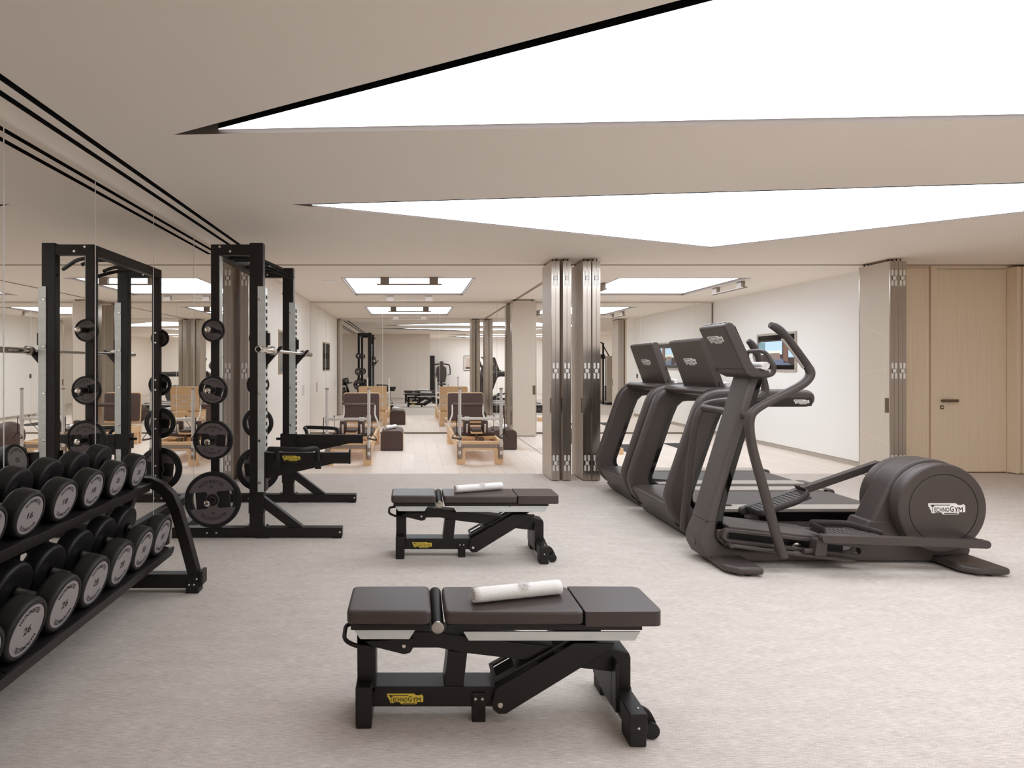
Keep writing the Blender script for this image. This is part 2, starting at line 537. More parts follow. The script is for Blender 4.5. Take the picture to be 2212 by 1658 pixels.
def recess(lp, name, label, m, inset, hgt, group=None, side=None):
    t = thing(name, label, 'ceiling light', (0, 0, CEIL), group=group)
    n = len(lp)
    sgn = 1 if sum(lp[i][0] * lp[(i + 1) % n][1] - lp[(i + 1) % n][0] * lp[i][1] for i in range(n)) > 0 else -1
    mb = MB(); mk = MB()
    for i in range(n):
        a, b = lp[i], lp[(i + 1) % n]
        tgt = mk if inset[i] > .02 else mb
        tgt.poly([(a[0], a[1], 0), (b[0], b[1], 0), (b[0], b[1], .12), (a[0], a[1], .12)])
    mk.poly([(x, y, .12) for x, y in lp])
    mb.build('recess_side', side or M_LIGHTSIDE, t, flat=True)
    mk.build('shadow_gap', M_BLACK, t, flat=True)
    # inset polygon
    lines = []
    for i in range(n):
        a, b = Vector(lp[i]), Vector(lp[(i + 1) % n])
        d = (b - a).normalized(); nn = Vector((-d.y, d.x)) * sgn
        lines.append((a + nn * inset[i], d))
    P = []
    for i in range(n):
        (p, d), (q, e) = lines[i - 1], lines[i]
        den = d.x * e.y - d.y * e.x
        s = ((q.x - p.x) * e.y - (q.y - p.y) * e.x) / den
        P.append(p + d * s)
    mb = MB(); mb.prism([(p.x, p.y) for p in P], 'z', hgt, hgt + .003)
    mb.build('luminous_panel', m, t, flat=True)
    mb = MB(); mb.prism([(p.x, p.y) for p in P], 'z', hgt + .0035, hgt + .03)
    mb.build('panel_light_block', M_BLACK, t, flat=True)  # unseen backing added to stop the panel's upper side lighting the gap
    return t
recess(L1, 'ceiling_light', 'large triangular luminous ceiling panel nearest the viewer, black gap along its upper edge', M_PANEL, [.104, .01, .01, .006], .024)
recess(L2, 'ceiling_light', 'pointed luminous ceiling panel over the treadmills, ending in a kink above the folded partition', M_PANEL, [.075, .01, .006, .006], .012)
recess(L3, 'ceiling_light', 'long luminous ceiling panel behind the viewer, seen only in the mirrors, nearer one', M_PANEL, [.03, .006, .006, .006], .03)
recess(L4, 'ceiling_light', 'long luminous ceiling panel behind the viewer, seen only in the mirrors, farther one', M_PANEL, [.03, .006, .006, .006], .03)
for k, lp in enumerate(cof):
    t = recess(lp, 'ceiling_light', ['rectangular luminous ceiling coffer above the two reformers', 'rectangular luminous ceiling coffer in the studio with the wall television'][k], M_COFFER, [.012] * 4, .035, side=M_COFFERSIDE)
    mb = MB(); xa, xb = lp[0][0], lp[1][0]; ya, yb = lp[0][1], lp[2][1]
    for (a, b, c, d) in ((xa - .012, xb + .012, ya - .012, ya), (xa - .012, xb + .012, yb, yb + .012), (xa - .012, xa, ya, yb), (xb, xb + .012, ya, yb)):
        mb.box(a, b, c, d, -.006, -.001)
    mb.build('coffer_frame', M_HANGER, t)

def anchor_bar(cx, cy, rot, label):
    t = thing('suspension_bar', label, 'ceiling bar', (cx, cy, CEIL), rot, 'suspension bars fixed to the studio ceilings')
    for s in (-1, 1):
        BX('hanger', M_HANGER, t, s * .36 - .065, s * .36 + .065, -.03, .03, -.095, .0)
    BX('rail', M_HANGER, t, -.48, .48, -.035, .035, -.112, -.095, .003)
anchor_bar(-.02, 8.53, 0, 'metal suspension bar at the near edge of the coffer above the reformers')
anchor_bar(-.02, 10.76, 0, 'metal suspension bar at the far edge of the coffer above the reformers')
anchor_bar(5.10, 9.3, PI / 2, 'metal suspension bar by the wall with the television')
anchor_bar(3.03, 9.5, PI / 2, 'metal suspension bar above the exercise mats beside the folded partition')
mb = MB(); mb.box(-2.3, XE, YT - .035, YT + .035, CEIL - .004, CEIL - .001); struct(mb.build('trim_2', M_RECESS), 'ceiling track of the folding partition')
mb = MB(); mb.box(2.04, 2.10, YT, YB, CEIL - .004, CEIL - .001); struct(mb.build('trim_3', M_RECESS), 'ceiling track between the two studios')
# small round ceiling fittings
for (x, y, lab) in ((-1.25, 8.9, 'small round ceiling sprinkler rose left of the coffer above the reformers'), (3.9, 11.15, 'flat round ceiling speaker beyond the coffer by the television'), (0.0, 11.25, 'flat round ceiling speaker between reformer coffer and mirrored end wall')):
    mb = MB(); mb.lathe([(.10, 0), (.10, .006), (.085, .012), (0, .013)], (x, y, CEIL - .0005), (0, 0, -1), 24)
    tag(mb.build('ceiling_speaker', M_CREAM), lab, 'ceiling fitting')

# mirror wall on the left
wl = struct(BX('wall_left', M_CREAM, None, XM - .12, XM - .008, YP - .1, 6.46, 0, CEIL), 'mirror-clad wall behind the dumbbell rack')
ys = [YP, .365, 1.234, 2.103, 2.972, 3.836, 4.705, 5.58, 6.455]
for a, b in zip(ys, ys[1:]):
    BX('mirror_pane', M_MIRROR, wl, XM - .006, XM, a + .002, b - .002, .012, 2.652)
for y in ys[1:-1]:
    BX('mirror_joint', M_ALU, wl, XM - .007, XM + .0012, y - .0035, y + .0035, .012, 2.652)
cv = [(-1.969, CEIL - .0005), (-2.00, CEIL - .001), (-2.03, CEIL - .004), (-2.055, CEIL - .011), (-2.075, CEIL - .022), (XM, 2.654), (XM - .008, 2.654), (XM - .008, CEIL - .0005)]
mb = MB(); mb.prism(cv, 'y', YP, 6.75); struct(mb.build('trim_4', M_CEIL, sharp=60), 'curved cove above the mirror wall')
# pocket for the folded partition on the left, then the studio wall
mb = MB(); mb.box(-2.42, -2.36, 6.46, 7.6, 0, CEIL); mb.box(-2.42, XM, 6.44, 6.456, 0, CEIL); mb.box(-2.42, XM + .0, 7.54, 7.6, 0, CEIL)
struct(mb.build('wall_pocket', M_CREAM), 'recess in the left wall that takes the folded partition')
ws = struct(BX('wall_left', M_CREAM, None, -2.2, -2.062, 7.55, YB + .1, 0, CEIL), 'pale panelled left wall of the reformer studio')
seams = [7.56, 8.10, 8.93, 10.17, 10.98, 11.8]
NZ = (1.25, 1.95)     # niche heights
for a, b in zip(seams, seams[1:]):
    if abs(a - 8.93) < .01:
        for (c, d) in ((.02, NZ[0]), (NZ[1], CEIL - .01)):
            BX('wall_panel', M_PALEVEN, ws, -2.062, -2.044, a + .003, b - .003, c, d)
    else:
        BX('wall_panel', M_PALEVEN, ws, -2.062, -2.044, a + .003, b - .003, .02, CEIL - .01)
for y in (10.90, 11.06, 8.02):
    BX('flush_pull', M_BRONZE, ws, -2.046, -2.041, y - .014, y + .014, .82, 1.02)
def telly(name, label, x, y0, y1, z0, z1, face, picture):
    """face = +1: screen looks to +x"""
    t = thing(name, label, 'television', (x, (y0 + y1) / 2, z0))
    hw = (y1 - y0) / 2; hh = z1 - z0; f = face
    def B(nm, m, a, b, c, d, e, g): return BX(nm, m, t, min(a * f, b * f), max(a * f, b * f), c, d, e, g)
    fr = MB()
    for (c, d, e, g) in ((-hw, hw, 0, .035), (-hw, hw, hh - .035, hh), (-hw, -hw + .03, .035, hh - .035), (hw - .03, hw, .035, hh - .035)):
        fr.box(min(.0, .018 * f), max(.0, .018 * f), c, d, e, g)
    fr.build('niche_frame', M_BRASSTRIM if not picture else M_BASE, t)
    sc = B('screen', M_GLOSS, 0.0, .006, -hw + .03, hw - .03, .035, hh - .035)
    if picture:
        W = hw - .03; z_a, z_b = .11, hh - .12
        def pic(nm, rgb, pts, lvl):
            mb = MB(); q = [(f * (.0062 + lvl * .0004), -f * (2 * u - 1) * W, z_a + v * (z_b - z_a)) for u, v in pts]
            mb.poly(q); mb.build(nm, mat('screen_' + nm, rgb, 0.4, emit=0.7), sc, flat=True)
        R4 = lambda a, b, c, d: [(a, c), (b, c), (b, d), (a, d)]
        pic('image_room', (58, 46, 44), R4(0, 1, 0, 1), 0)
        pic('image_sky', (160, 186, 206), R4(.02, .17, .3, .97), 1)
        pic('image_sky', (170, 192, 208), R4(.33, .93, .42, .95), 1)
        pic('image_horizon', (196, 200, 188), R4(.35, .92, .42, .58), 2)
        pic('image_column', (104, 78, 66), R4(.18, .30, .08, .98), 2)
        pic('image_floor', (86, 98, 118), [(.1, 0), (1, 0), (1, .3), (.45, .36)], 2)
        pic('image_sofa', (120, 104, 96), [(.38, .2), (.52, .2), (.7, .38), (.66, .48), (.4, .48)], 3)
        pic('image_chair', (52, 38, 38), [(.66, .05), (.78, 0), (.9, .1), (.88, .34), (.7, .34)], 3)
        pic('image_blind', (104, 130, 138), R4(.80, .99, .45, .93), 3)
    return t
telly('television', 'dark screen in a bronze-framed niche of the pale left studio wall', -2.0615, 8.96, 10.14, NZ[0], NZ[1], 1, False)

# mirrored end wall of the studios
wb = struct(BX('wall_back', M_CREAM, None, -2.3, XR + .3, YB + .008, YB + .12, 0, CEIL), 'mirror-clad end wall of the two studios')
xs = [-2.044, -1.733, -.571, .594, 1.758, 2.06, 3.56, 4.69, 5.82, XR - .03]
for a, b in zip(xs, xs[1:]):
    BX('mirror_pane', M_MIRROR, wb, a + .0015, b - .0015, YB, YB + .006, .03, CEIL - .03)
for x in xs[1:-1]:
    BX('mirror_joint', M_ALU, wb, x - .0025, x + .0025, YB - .0008, YB + .007, .03, CEIL - .03)
BX('wall_batten', M_BRONZE, wb, XR - .03, XR - .01, YB - .004, YB + .006, 0, CEIL - .01)
struct(BX('baseboard_back', M_BRONZE, None, -2.05, XR, YB - .01, YB + .008, 0, .028))
struct(BX('trim_5', M_TAUPE, None, -2.05, XR, YB - .012, YB + .006, CEIL - .03, CEIL - .002), 'top rail over the mirrored end wall')
# right wall of the second studio, with the television niche
wr = struct(BX('wall_right', M_CREAM, None, XR, XR + .12, 7.55, YB + .1, .07, CEIL), 'cream right wall of the second studio')
struct(BX('baseboard_right', M_BASE, None, XR + .012, XR + .12, 7.55, YB, 0, .07), 'recessed dark baseboard under the cream wall')
telly('television', 'television in a pale frame on the cream wall, showing a lounge with sky', XR - .004, 9.24, 10.28, 1.29, 1.94, -1, True)
# oak wall and door on the right of the main room
YD = 7.54
struct(BX('wall_return', M_CREAM, None, 5.985, XR + .12, YD + .031, YD + .06, 0, CEIL), 'cream end of the wall behind the folded partition')
wd_ = struct(BX('wall_door', M_VENEER, None, XR + .121, XE + .1, YD + .03, YD + .15, 0, CEIL), 'oak veneered wall right of the folded partition')
BX('wall_panel', M_VENEER, wd_, 5.98, 6.755, YD, YD + .03, .01, 2.66)
d1 = struct(thing('door_1', 'tall pale oak door with a dark lever handle', 'door', (6.77, YD, 0)))
del d1['category']
fr = MB(); fr.box(0, .075, -.015, .03, 0, 2.69); fr.box(.075 + .915, 1.06, -.015, .03, 0, 2.69); fr.box(.075, .99, -.015, .03, 2.652, 2.69)
fr.build('door_frame', M_VENEER, d1, .002)
BX('door_leaf', M_VENEER, d1, .080, .985, -.008, .03, .012, 2.646, .002)
hd = BX('door_handle', M_BRONZE, d1, .12, .32, -.062, -.042, .92, .955, .003)
MB().cyl((.14, -.045, .937), (.14, -.006, .937), .012).build('handle_stem', M_BRONZE, hd)
lk = BX('lock_plate', M_BRONZE, d1, .12, .17, -.013, -.006, .825, .875, .002)
BX('keyhole', M_CHROME, lk, .132, .158, -.0145, -.0128, .842, .860)
mb = MB()
for k, (a, b, c) in enumerate(((7.755, 7.785, .0), (7.79, 7.83, .02), (7.835, 7.90, .0), (7.905, 8.29, .02))):
    mb2 = MB(); mb2.box(a, b, 7.40 + c, 7.53, .01, 2.66); mb2.build('wall_panel', M_VENEER, wd_, .002)
struct(BX('wall_right', M_PALEVEN, None, XE, XE + .12, YF, YD + .1, 0, CEIL), 'pale panelled far right wall of the main room')
# walls behind the viewpoint, seen in the mirrors
wbh = struct(BX('wall_behind', M_PALEVEN, None, -2.2, .8, YP - .12, YP - .02, 0, CEIL), 'pale panelled wall behind the viewpoint')
px_ = [-2.09, -1.4, -.42, .28, .8]
for a, b in zip(px_, px_[1:]):
    BX('wall_panel', M_PALEVEN, wbh, a + .003, b - .003, YP - .02, YP, .02, CEIL - .06)
struct(BX('wall_return', M_CREAM, None, .68, .8, YF, YP - .12, 0, CEIL), 'return wall behind the viewpoint')
struct(BX('wall_far', M_CREAM, None, .6, XE + .1, YF - .12, YF, 0, CEIL), 'cream wall far behind the viewpoint')

# ------------------------------------------------------------------ folding partitions
PT = 0.0475           # panel thickness
def hinge(parent, x, z):
    """concealed hinge across two panel edges, centred at local x, facing -y"""
    mb = MB(); mb.box(x - .026, x + .026, -.0015, .001, z - .026, z + .026); rc = mb.build('hinge_recess', M_BLACK, parent)
    mb = MB()
    for sx in (-1, 1):
        for sz in (-1, 1):
            pts = round_poly([(x + sx * .022 - .012, z + sz * .062 - .035), (x + sx * .022 + .012, z + sz * .062 - .035), (x + sx * .022 + .012, z + sz * .062 + .035), (x + sx * .022 - .012, z + sz * .062 + .035)], .0115, 3)
            mb.prism(pts, 'y', -.003, .001)
    mb.box(x - .020, x + .020, -.006, .0, z - .022, z + .022)
    mb.build('hinge_leaf', M_NICKEL, rc.parent)
def partition(label, xs_, loc, rot=0, depth=.49, group='folded partition stacks', pull_first=True, grooves=None):
    """xs_: left edges of the panels; panels stand perpendicular to the track, steel edges towards -y"""
    t = thing('folding_partition', label, 'folding partition', loc, rot, group)
    for i, x in enumerate(xs_):
        p = BX('panel', M_TAUPE, t, x, x + PT, .012, depth - .012, .012, CEIL - .035, .001)
        BX('steel_edge', M_STEEL, p, x, x + PT, 0, .012, .012, CEIL - .035, .001)
        BX('steel_edge', M_STEEL, p, x, x + PT, depth - .012, depth, .012, CEIL - .035, .001)
        mb = MB()
        for z in (.5, .72, .95, 1.6, 1.85, 2.1, 2.62):
            for dx in (.012,):
                mb.lathe([(.0035, 0), (.0025, .0015), (0, .002)], (x + PT / 2, 0, z), (0, -1, 0), 8)
        mb.build('screw', M_CHROME, p)['kind'] = 'stuff'
        for yy in (.06, depth - .06):
            MB().cyl((x + PT / 2, yy, CEIL - .036), (x + PT / 2, yy, CEIL - .006), .008, 8).build('track_pin', M_BLACKMETAL, p)
        if i % 2 == 0:
            for z in (.218, 1.33, 2.45): hinge(p, x + PT + .001, z)
            BX('flush_pull', M_BRONZE, p, x - .003, x + .002, .02, .075, .82, 1.0)
        if i % 2 == 0 and grooves:
            for (y0, z0, y1, z1) in grooves:
                a, b = Vector((y0, z0)), Vector((y1, z1)); n = Vector((-(b - a).y, (b - a).x)).normalized() * .0015
                mb = MB(); mb.prism([tuple(a + n), tuple(b + n), tuple(b - n), tuple(a - n)], 'x', x - .0012, x + .001)
                mb.build('groove', M_GROOVE, p, flat=True)
    return t
GR = [(.485, 1.95, .03, 1.72), (.03, 1.74, .17, .45), (.485, 1.28, .03, 1.36), (.03, 1.0, .42, .02), (.485, .55, .03, .44)]
GR2 = [(.485, 2.0, .03, 1.62), (.03, 1.92, .485, 1.45), (.485, 1.42, .03, .72), (.03, .62, .30, .02)]
step = PT + .002
partition('folded partition stack of four taupe panels, left one of the pair by the treadmills', [0, step, .138, .138 + step], (1.70, 6.98, 0), grooves=GR2)
partition('folded partition stack of four taupe panels, right one of the pair, next to the treadmills', [0, step, .112, .112 + step], (2.08, 6.98, 0), grooves=GR2)
partition('folded partition stack beside the oak wall and door', [0, step, .100, .100 + step], (5.785, 6.98, 0), grooves=GR)
partition('folded partition stack in the wall recess behind the half rack', [0, step, .200, .200 + step], (-2.255, 6.98, 0))
partition('folded partition stack standing against the mirrored end wall between the studios', [0, step, .105, .105 + step], (2.47, 11.36, 0), PI / 2, .48)

# ================================================================== dumbbell rack
def frame_arch(t, y, full=True):
    """end frame of the dumbbell rack in the plane y (local), x measured from the mirror side"""
    out = [(-1.303, .11), (-1.364, .338), (-1.417, .514), (-1.458, .607), (-1.522, .671), (-1.60, .705), (-1.66, .708), (-1.72, .68), (-1.765, .62), (-1.93, .10)]
    inn = [(-1.865, .10), (-1.70, .585), (-1.675, .625), (-1.645, .642), (-1.60, .64), (-1.55, .61), (-1.51, .56), (-1.478, .49), (-1.43, .325), (-1.372, .11)]
    if full:
        MB().prism(out + inn, 'y', y, y + .06).build('end_frame', M_BLACKMETAL, t, .006)
        BX('base_beam', M_BLACKMETAL, t, -2.0, -1.30, y - .005, y + .065, .03, .115, .004)
        e = BX('foot', M_BLACK, t, -1.378, -1.30, y - .012, y + .07, 0.0, .08, .006)
        BX('end_cap', M_BLACKMETAL, t, -1.30, -1.275, y - .01, y + .07, .05, .135, .004)
        BX('foot', M_BLACK, t, -2.0, -1.93, y - .01, y + .068, 0.0, .04, .004)
        bolt_row(t, [(-1.357, y - .0125, .055), (-1.327, y - .0125, .055), (-1.31, y - .0125, .09)], (0, -1, 0), .006)
    else:
        MB().prism([(-1.84, .66), (-1.90, .66), (-1.97, .0), (-1.91, .0)], 'y', y, y + .06).build('rear_leg', M_BLACKMETAL, t, .004)
rk = thing('dumbbell_rack', 'long two-tier black dumbbell rack along the mirror wall', 'dumbbell rack', (0, 0, 0))
frame_arch(rk, 3.555); frame_arch(rk, 1.45); frame_arch(rk, 2.70, False)
TILT = R(14)
def shelf(name, xf, zf, y0, y1, depth):
    """sloping tray: front lower edge at (xf, zf)"""
    Mx = Matrix.Translation((xf, 0, zf)) @ Matrix.Rotation(TILT, 4, 'Y')
    o = MB().box(-depth, 0, y0, y1, -.03, .012, Mx).build(name, M_BLACKMETAL, rk, .003)
    MB().box(-.012, .004, y0, y1, -.012, .026, Mx).build('front_lip', M_BLACKMETAL, o, .002)
    for (a, b) in ((y0 + .004, 2.10), (2.108, y1 - .004)):
        MB().box(-depth + .02, -.014, a, b, .012, .016, Mx).build('rubber_liner', M_RUBBER, o)
    return Mx
SH_U = shelf('upper_shelf', -1.593, .654, 1.515, 3.552, .38)
SH_L = shelf('lower_shelf', -1.458, .261, 1.515, 3.552, .37)
BX('cross_tie', M_BLACKMETAL, rk, -1.93, -1.50, 3.565, 3.605, .29, .35, .003)
MB().box(-1.835, -1.79, 1.515, 3.552, .255, .305).build('rear_rail', M_BLACKMETAL, rk, .003)

def make_dumbbell(kg, r):
    t = thing('dumbbell', '', 'dumbbell')
    hl, ht = .066, .086
    h = MB(); h.lathe([(.0165, -hl - .005), (.0185, -.03), (.019, 0), (.0185, .03), (.0165, hl + .005)], (0, 0, 0), (1, 0, 0), 14); h.build('handle', M_SATIN, t)
    for s in (-1, 1):
        mb = MB()
        mb.lathe([(.03, 0), (r * .86, .0), (r * .95, .004), (r * .99, .012), (r, .022), (r, ht - .020), (r * .99, ht - .012), (r * .955, ht - .004), (r * .90, ht), (r * .83, ht), (r * .815, ht - .002), (r * .80, ht - .006), (0, ht - .006)], (s * hl, 0, 0), (s, 0, 0), 36)
        hd_ = mb.build('head', M_RUBBER, t, sharp=50)
        mb = MB(); mb.lathe([(.034, 0), (.028, .012), (.02, .016)], (s * (hl - .016), 0, 0), (s, 0, 0), 16); mb.build('collar', M_RUBBER, hd_)
        xo = s * (hl + ht - .0055)
        mb = MB(); mb.lathe([(r * .795, 0), (r * .795, .0025), (0, .0025)], (xo, 0, 0), (s, 0, 0), 36); mb.build('end_disc', M_DISC, hd_)
        fn = lambda u, v, s=s, xo=xo: (xo + s * .0034, s * u, v)
        mb = MB()
        put_arc(mb, 'TECHNOGYM', 1.75, r * .62, r * .15, fn); put_arc(mb, 'TECHNOGYM', 1.75, r * .62, r * .15, fn, True)
        put_text(mb, str(kg), r * .36, fn, 0, 0, r * .27, 0.015)
        mb.build('lettering', M_INK, hd_, flat=True, recalc=False)['kind'] = 'stuff'
    return t
WORD = {16: 'sixteen', 18: 'eighteen', 20: 'twenty', 24: 'twenty-four', 26: 'twenty-six', 28: 'twenty-eight', 30: 'thirty'}
ordn = ['nearest', 'second', 'third', 'fourth', 'fifth', 'sixth', 'farthest']
def row(Mx, seq, ys_, r, where):
    protos = {}
    for i, (kg, y) in enumerate(zip(seq, ys_)):
        if kg not in protos:
            d = make_dumbbell(kg, r); protos[kg] = d
        else:
            d = copy_tree(protos[kg])
        c = Mx @ Vector((-.175, 0, .0165 + r))
        d.location = (c.x, y, c.z)
        d.rotation_euler = (random.uniform(-.12, .12), TILT, 0)
        d['group'] = 'dumbbells on the rack'
        same = [k for k, g in enumerate(seq) if g == kg]
        if len(same) > 1:
            d['label'] = 'round %s kilo dumbbell on the %s rack tier, %s of its pair' % (WORD[kg], where, 'nearer' if i == same[0] else 'farther')
        else:
            d['label'] = 'round %s kilo dumbbell on the %s rack tier, cut off by the left picture edge' % (WORD[kg], where)
row(SH_U, [16, 16, 18, 18, 20, 20], [2.185, 2.42, 2.665, 2.905, 3.147, 3.388], .0995, 'upper')
row(SH_L, [24, 26, 26, 28, 28, 30, 30], [1.95, 2.19, 2.428, 2.67, 2.91, 3.147, 3.385], .1185, 'lower')

# ================================================================== half rack with plates and barbell
YN, YR = 4.68, 5.89    # near faces of the two side frames
hr = thing('half_rack', 'tall black half rack with weight storage pegs in front of the mirror', 'weight rack', (0, 0, 0))
def side_frame(Y, near):
    PD = .07
    yo = Y                                   # near face
    BX('front_post', M_BLACKMETAL, hr, -1.304, -1.194, yo, yo + PD, .085, 2.388, .004)
    BX('rear_flange', M_ZINC, hr, -1.548, -1.5435, yo + .004, yo + .066, .12, 2.285)
    BX('rear_post', M_BLACKMETAL, hr, -1.617, -1.548, yo, yo + PD, .085, 2.376, .004)
    MB().prism([(-1.548, 2.291), (-1.304, 2.291), (-1.304, 2.376), (-1.548, 2.376)], 'y', yo + .002, yo + PD - .002).build('top_beam', M_BLACKMETAL, hr, .003)
    BX('base_beam', M_BLACKMETAL, hr, -1.93, -.555, yo - .005, yo + .075, .012, .085, .004)
    for (a, b) in ((-1.25, -1.15), (-.63, -.56), (-1.93, -1.85)): BX('foot', M_BLACK, hr, a, b, yo - .003, yo + .073, 0, .012)
    MB().prism([(-1.194, .335), (-1.194, .24), (-.99, .085), (-.868, .085)], 'y', yo + .008, yo + PD - .008).build('diagonal_brace', M_BLACKMETAL, hr, .003)
    BX('post_sleeve', M_BLACKMETAL, hr, -1.31, -1.188, yo - .005, yo + PD + .005, .20, .36, .003)
    BX('foot_plate', M_BLACKMETAL, hr, -1.335, -1.165, yo - .004, yo + PD + .004, .085, .094)
    bolt_row(hr, [(-1.32, yo + .02, .094), (-1.18, yo + .02, .094)], (0, 0, 1), .009, M_CHROME, h=.016)
    bolt_row(hr, [(-1.645, yo - .005, .045), (-1.57, yo - .005, .045), (-.572, yo - .005, .05)], (0, -1, 0), .009)
    bolt_row(hr, [(-1.545, yo - .0, 2.355), (-1.46, yo - .0, 2.318)], (0, -1, 0), .011)
    g = BX('guide_plate', M_ZINC, hr, -1.235, -1.172, yo - .008, yo - .0005, .375, 2.035, .001)
    MB().box(-1.194, -1.184, yo - .0005, yo + .105, .375, 2.03).build('guide_flange', M_ZINC, g)
    mb = MB()
    for k in range(27):
        z = .46 + k * .0575
        (mb.box(-1.1842, -1.1792, yo + .05, yo + .085, z - .014, z + .014) if near else mb.box(-1.1842, -1.1762, yo + .025, yo + .098, z - .017, z + .017))
    mb.build('hook_slots', M_BLACK, g)['kind'] = 'stuff'
    bolt_row(g, [(-1.22, yo - .008, z) for z in (1.93, 1.55, 1.17, .79, .45)], (0, -1, 0), .012)
    bolt_row(g, [(-1.194 - .11 - .0, yo + .035, 2.13)], (-1, 0, 0), .014, M_BLACKMETAL)
    # storage pegs on the rear post
    d = -1 if near else 1
    yb = yo if near else yo + PD
    for z, L in PEGS:
        p = MB(); p.cyl((-1.5825, yb, z), (-1.5825, yb + d * L, z), .020, 14).build('storage_peg', M_BLACKMETAL, hr)
        q = MB(); q.lathe([(.020, 0), (.024, .006), (.024, .03), (.015, .042), (0, .045)], (-1.5825, yb + d * L, z), (0, d, 0), 16); q.build('peg_cap', M_CHROME, hr.children[-1])
        bolt_row(hr, [(-1.5825, yo + PD if near else yo, z + .05), (-1.5825, yo + PD if near else yo, z - .05)], (0, -d, 0), .011)
PEGS = [(1.677, .14), (1.197, .14), (.80, .15), (.323, .16)]
side_frame(YN, True); side_frame(YR, False)
# adjustment holes of the rear posts
for Y in (YN, YR):
    mb = MB()
    for z in (2.2, 2.08, 1.93, 1.84, 1.50, 1.42, 1.32, 1.0, .6, .52): mb.lathe([(.006, 0), (.005, .001), (0, .001)], (-1.605 + .02, Y, z), (0, -1, 0), 8)
    mb.build('adjustment_holes', M_BLACK, hr)['kind'] = 'stuff'
MB().box(-1.617, -1.548, YN + .07, YR, 2.291, 2.376).build('cross_beam', M_BLACKMETAL, hr, .004)
BX('rear_tie', M_BLACKMETAL, hr, -1.93, -1.85, YN + .075, YR - .005, .012, .085, .004)
for s, yy in ((1, 4.98), (-1, 5.66)):
    pth = fillet([(-1.555, yy, 2.32), (-1.40, yy, 2.32), (-1.30, yy + s * .02, 2.31), (-1.13, yy + s * .10, 2.24)], .08, 5)
    MB().tube(pth, .0165, 10).build('pull_up_horn', M_RUBBER, hr)
    pth = fillet([(-1.555, yy + s * .16, 2.33), (-1.36, yy + s * .16, 2.33), (-1.26, yy + s * .16, 2.29)], .06, 4)
    MB().tube(pth, .0165, 10).build('pull_up_horn', M_RUBBER, hr)
# safety arms with dip handles and hooks
def safety_arm(Y, near):
    y0, y1 = Y + .004, Y + .066
    c = BX('arm_collar', M_BLACKMETAL, hr, -1.325, -1.172, Y + .0705 if near else Y - .012, Y + .082, .545, .70, .004)
    a = BX('safety_arm', M_BLACKMETAL, hr, -1.17, -.492, y0, y1, .602, .69, .004)
    BX('end_stop', M_BLACKMETAL, a, -.500, -.488, y0, y1, .598, .716, .002)
    MB().prism([(-1.17, .602), (-.62, .602), (-1.17, .478)], 'y', y0 + .012, y1 - .012).build('arm_gusset', M_BLACKMETAL, a, .002)
    BX('back_plate', M_BLACKMETAL, a, -1.182, -1.17, Y - .012, Y + .082, .38, .70, .002)
    s = -1 if near else 1
    yb = y0 if near else y1
    hpts = [(-1.07, yb + s * .02, .60), (-1.07, yb + s * .02, .715), (-1.13, yb + s * .15, .745), (-.83, yb + s * .15, .735), (-.745, yb + s * .02, .735), (-.745, yb + s * .02, .60)]
    h = MB().tube(fillet(hpts, .06, 6), .0185, 12).build('dip_handle', M_RUBBER, hr)
    for x in (-1.07, -.745): BX('handle_socket', M_BLACKMETAL, h, x - .024, x + .024, yb + (s * .042 if s < 0 else 0), yb + (0 if s < 0 else .042), .565, .632, .003)
    MB().cyl((-1.325, Y + .035, .645), (-1.375, Y + .035, .645), .013, 12).build('locking_pin', M_BLACK, c)
    if near: logo(hr, -.965, .645, .145, lambda u, v, t: (u, y0 - .0005 - t, v), M_YELLOW)
    # bar hook
    k = BX('bar_hook', M_BLACKMETAL, hr, -1.186, -1.166, Y + .012, Y + .055, 1.38, 1.68, .002)
    MB().prism([(-1.166, 1.40), (-1.04, 1.545), (-1.052, 1.556), (-1.075, 1.545), (-1.095, 1.50), (-1.128, 1.50), (-1.166, 1.515)], 'y', Y + .018, Y + .05).build('hook_lip', M_BLACKMETAL, k, .002)
    BX('hook_pad', M_RUBBER, k, -1.166, -1.145, Y + .018, Y + .05, 1.56, 1.66, .003)
safety_arm(YN, True); safety_arm(YR, False)

# barbell on the hooks
bb = thing('barbell', 'unloaded chrome barbell resting on the hooks of the half rack', 'barbell', (-1.1115, 5.32, 1.5145))
MB().cyl((0, -.66, 0), (0, .66, 0), .014, 14).build('shaft', M_SATIN, bb)
for s in (-1, 1):
    sl = MB(); sl.lathe([(.025, .66), (.025, 1.095), (.022, 1.10), (.019, 1.10), (.019, 1.096), (0, 1.096)], (0, 0, 0), (0, s, 0), 20); so = sl.build('sleeve', M_CHROME, bb)
    MB().lathe([(.016, .635), (.036, .64), (.036, .672), (.026, .678)], (0, 0, 0), (0, s, 0), 20).build('collar', M_SATIN, so)
    MB().lathe([(.018, 1.0962), (0, 1.0965)], (0, 0, 0), (0, s, 0), 16).build('end_plug', M_BLACK, so)

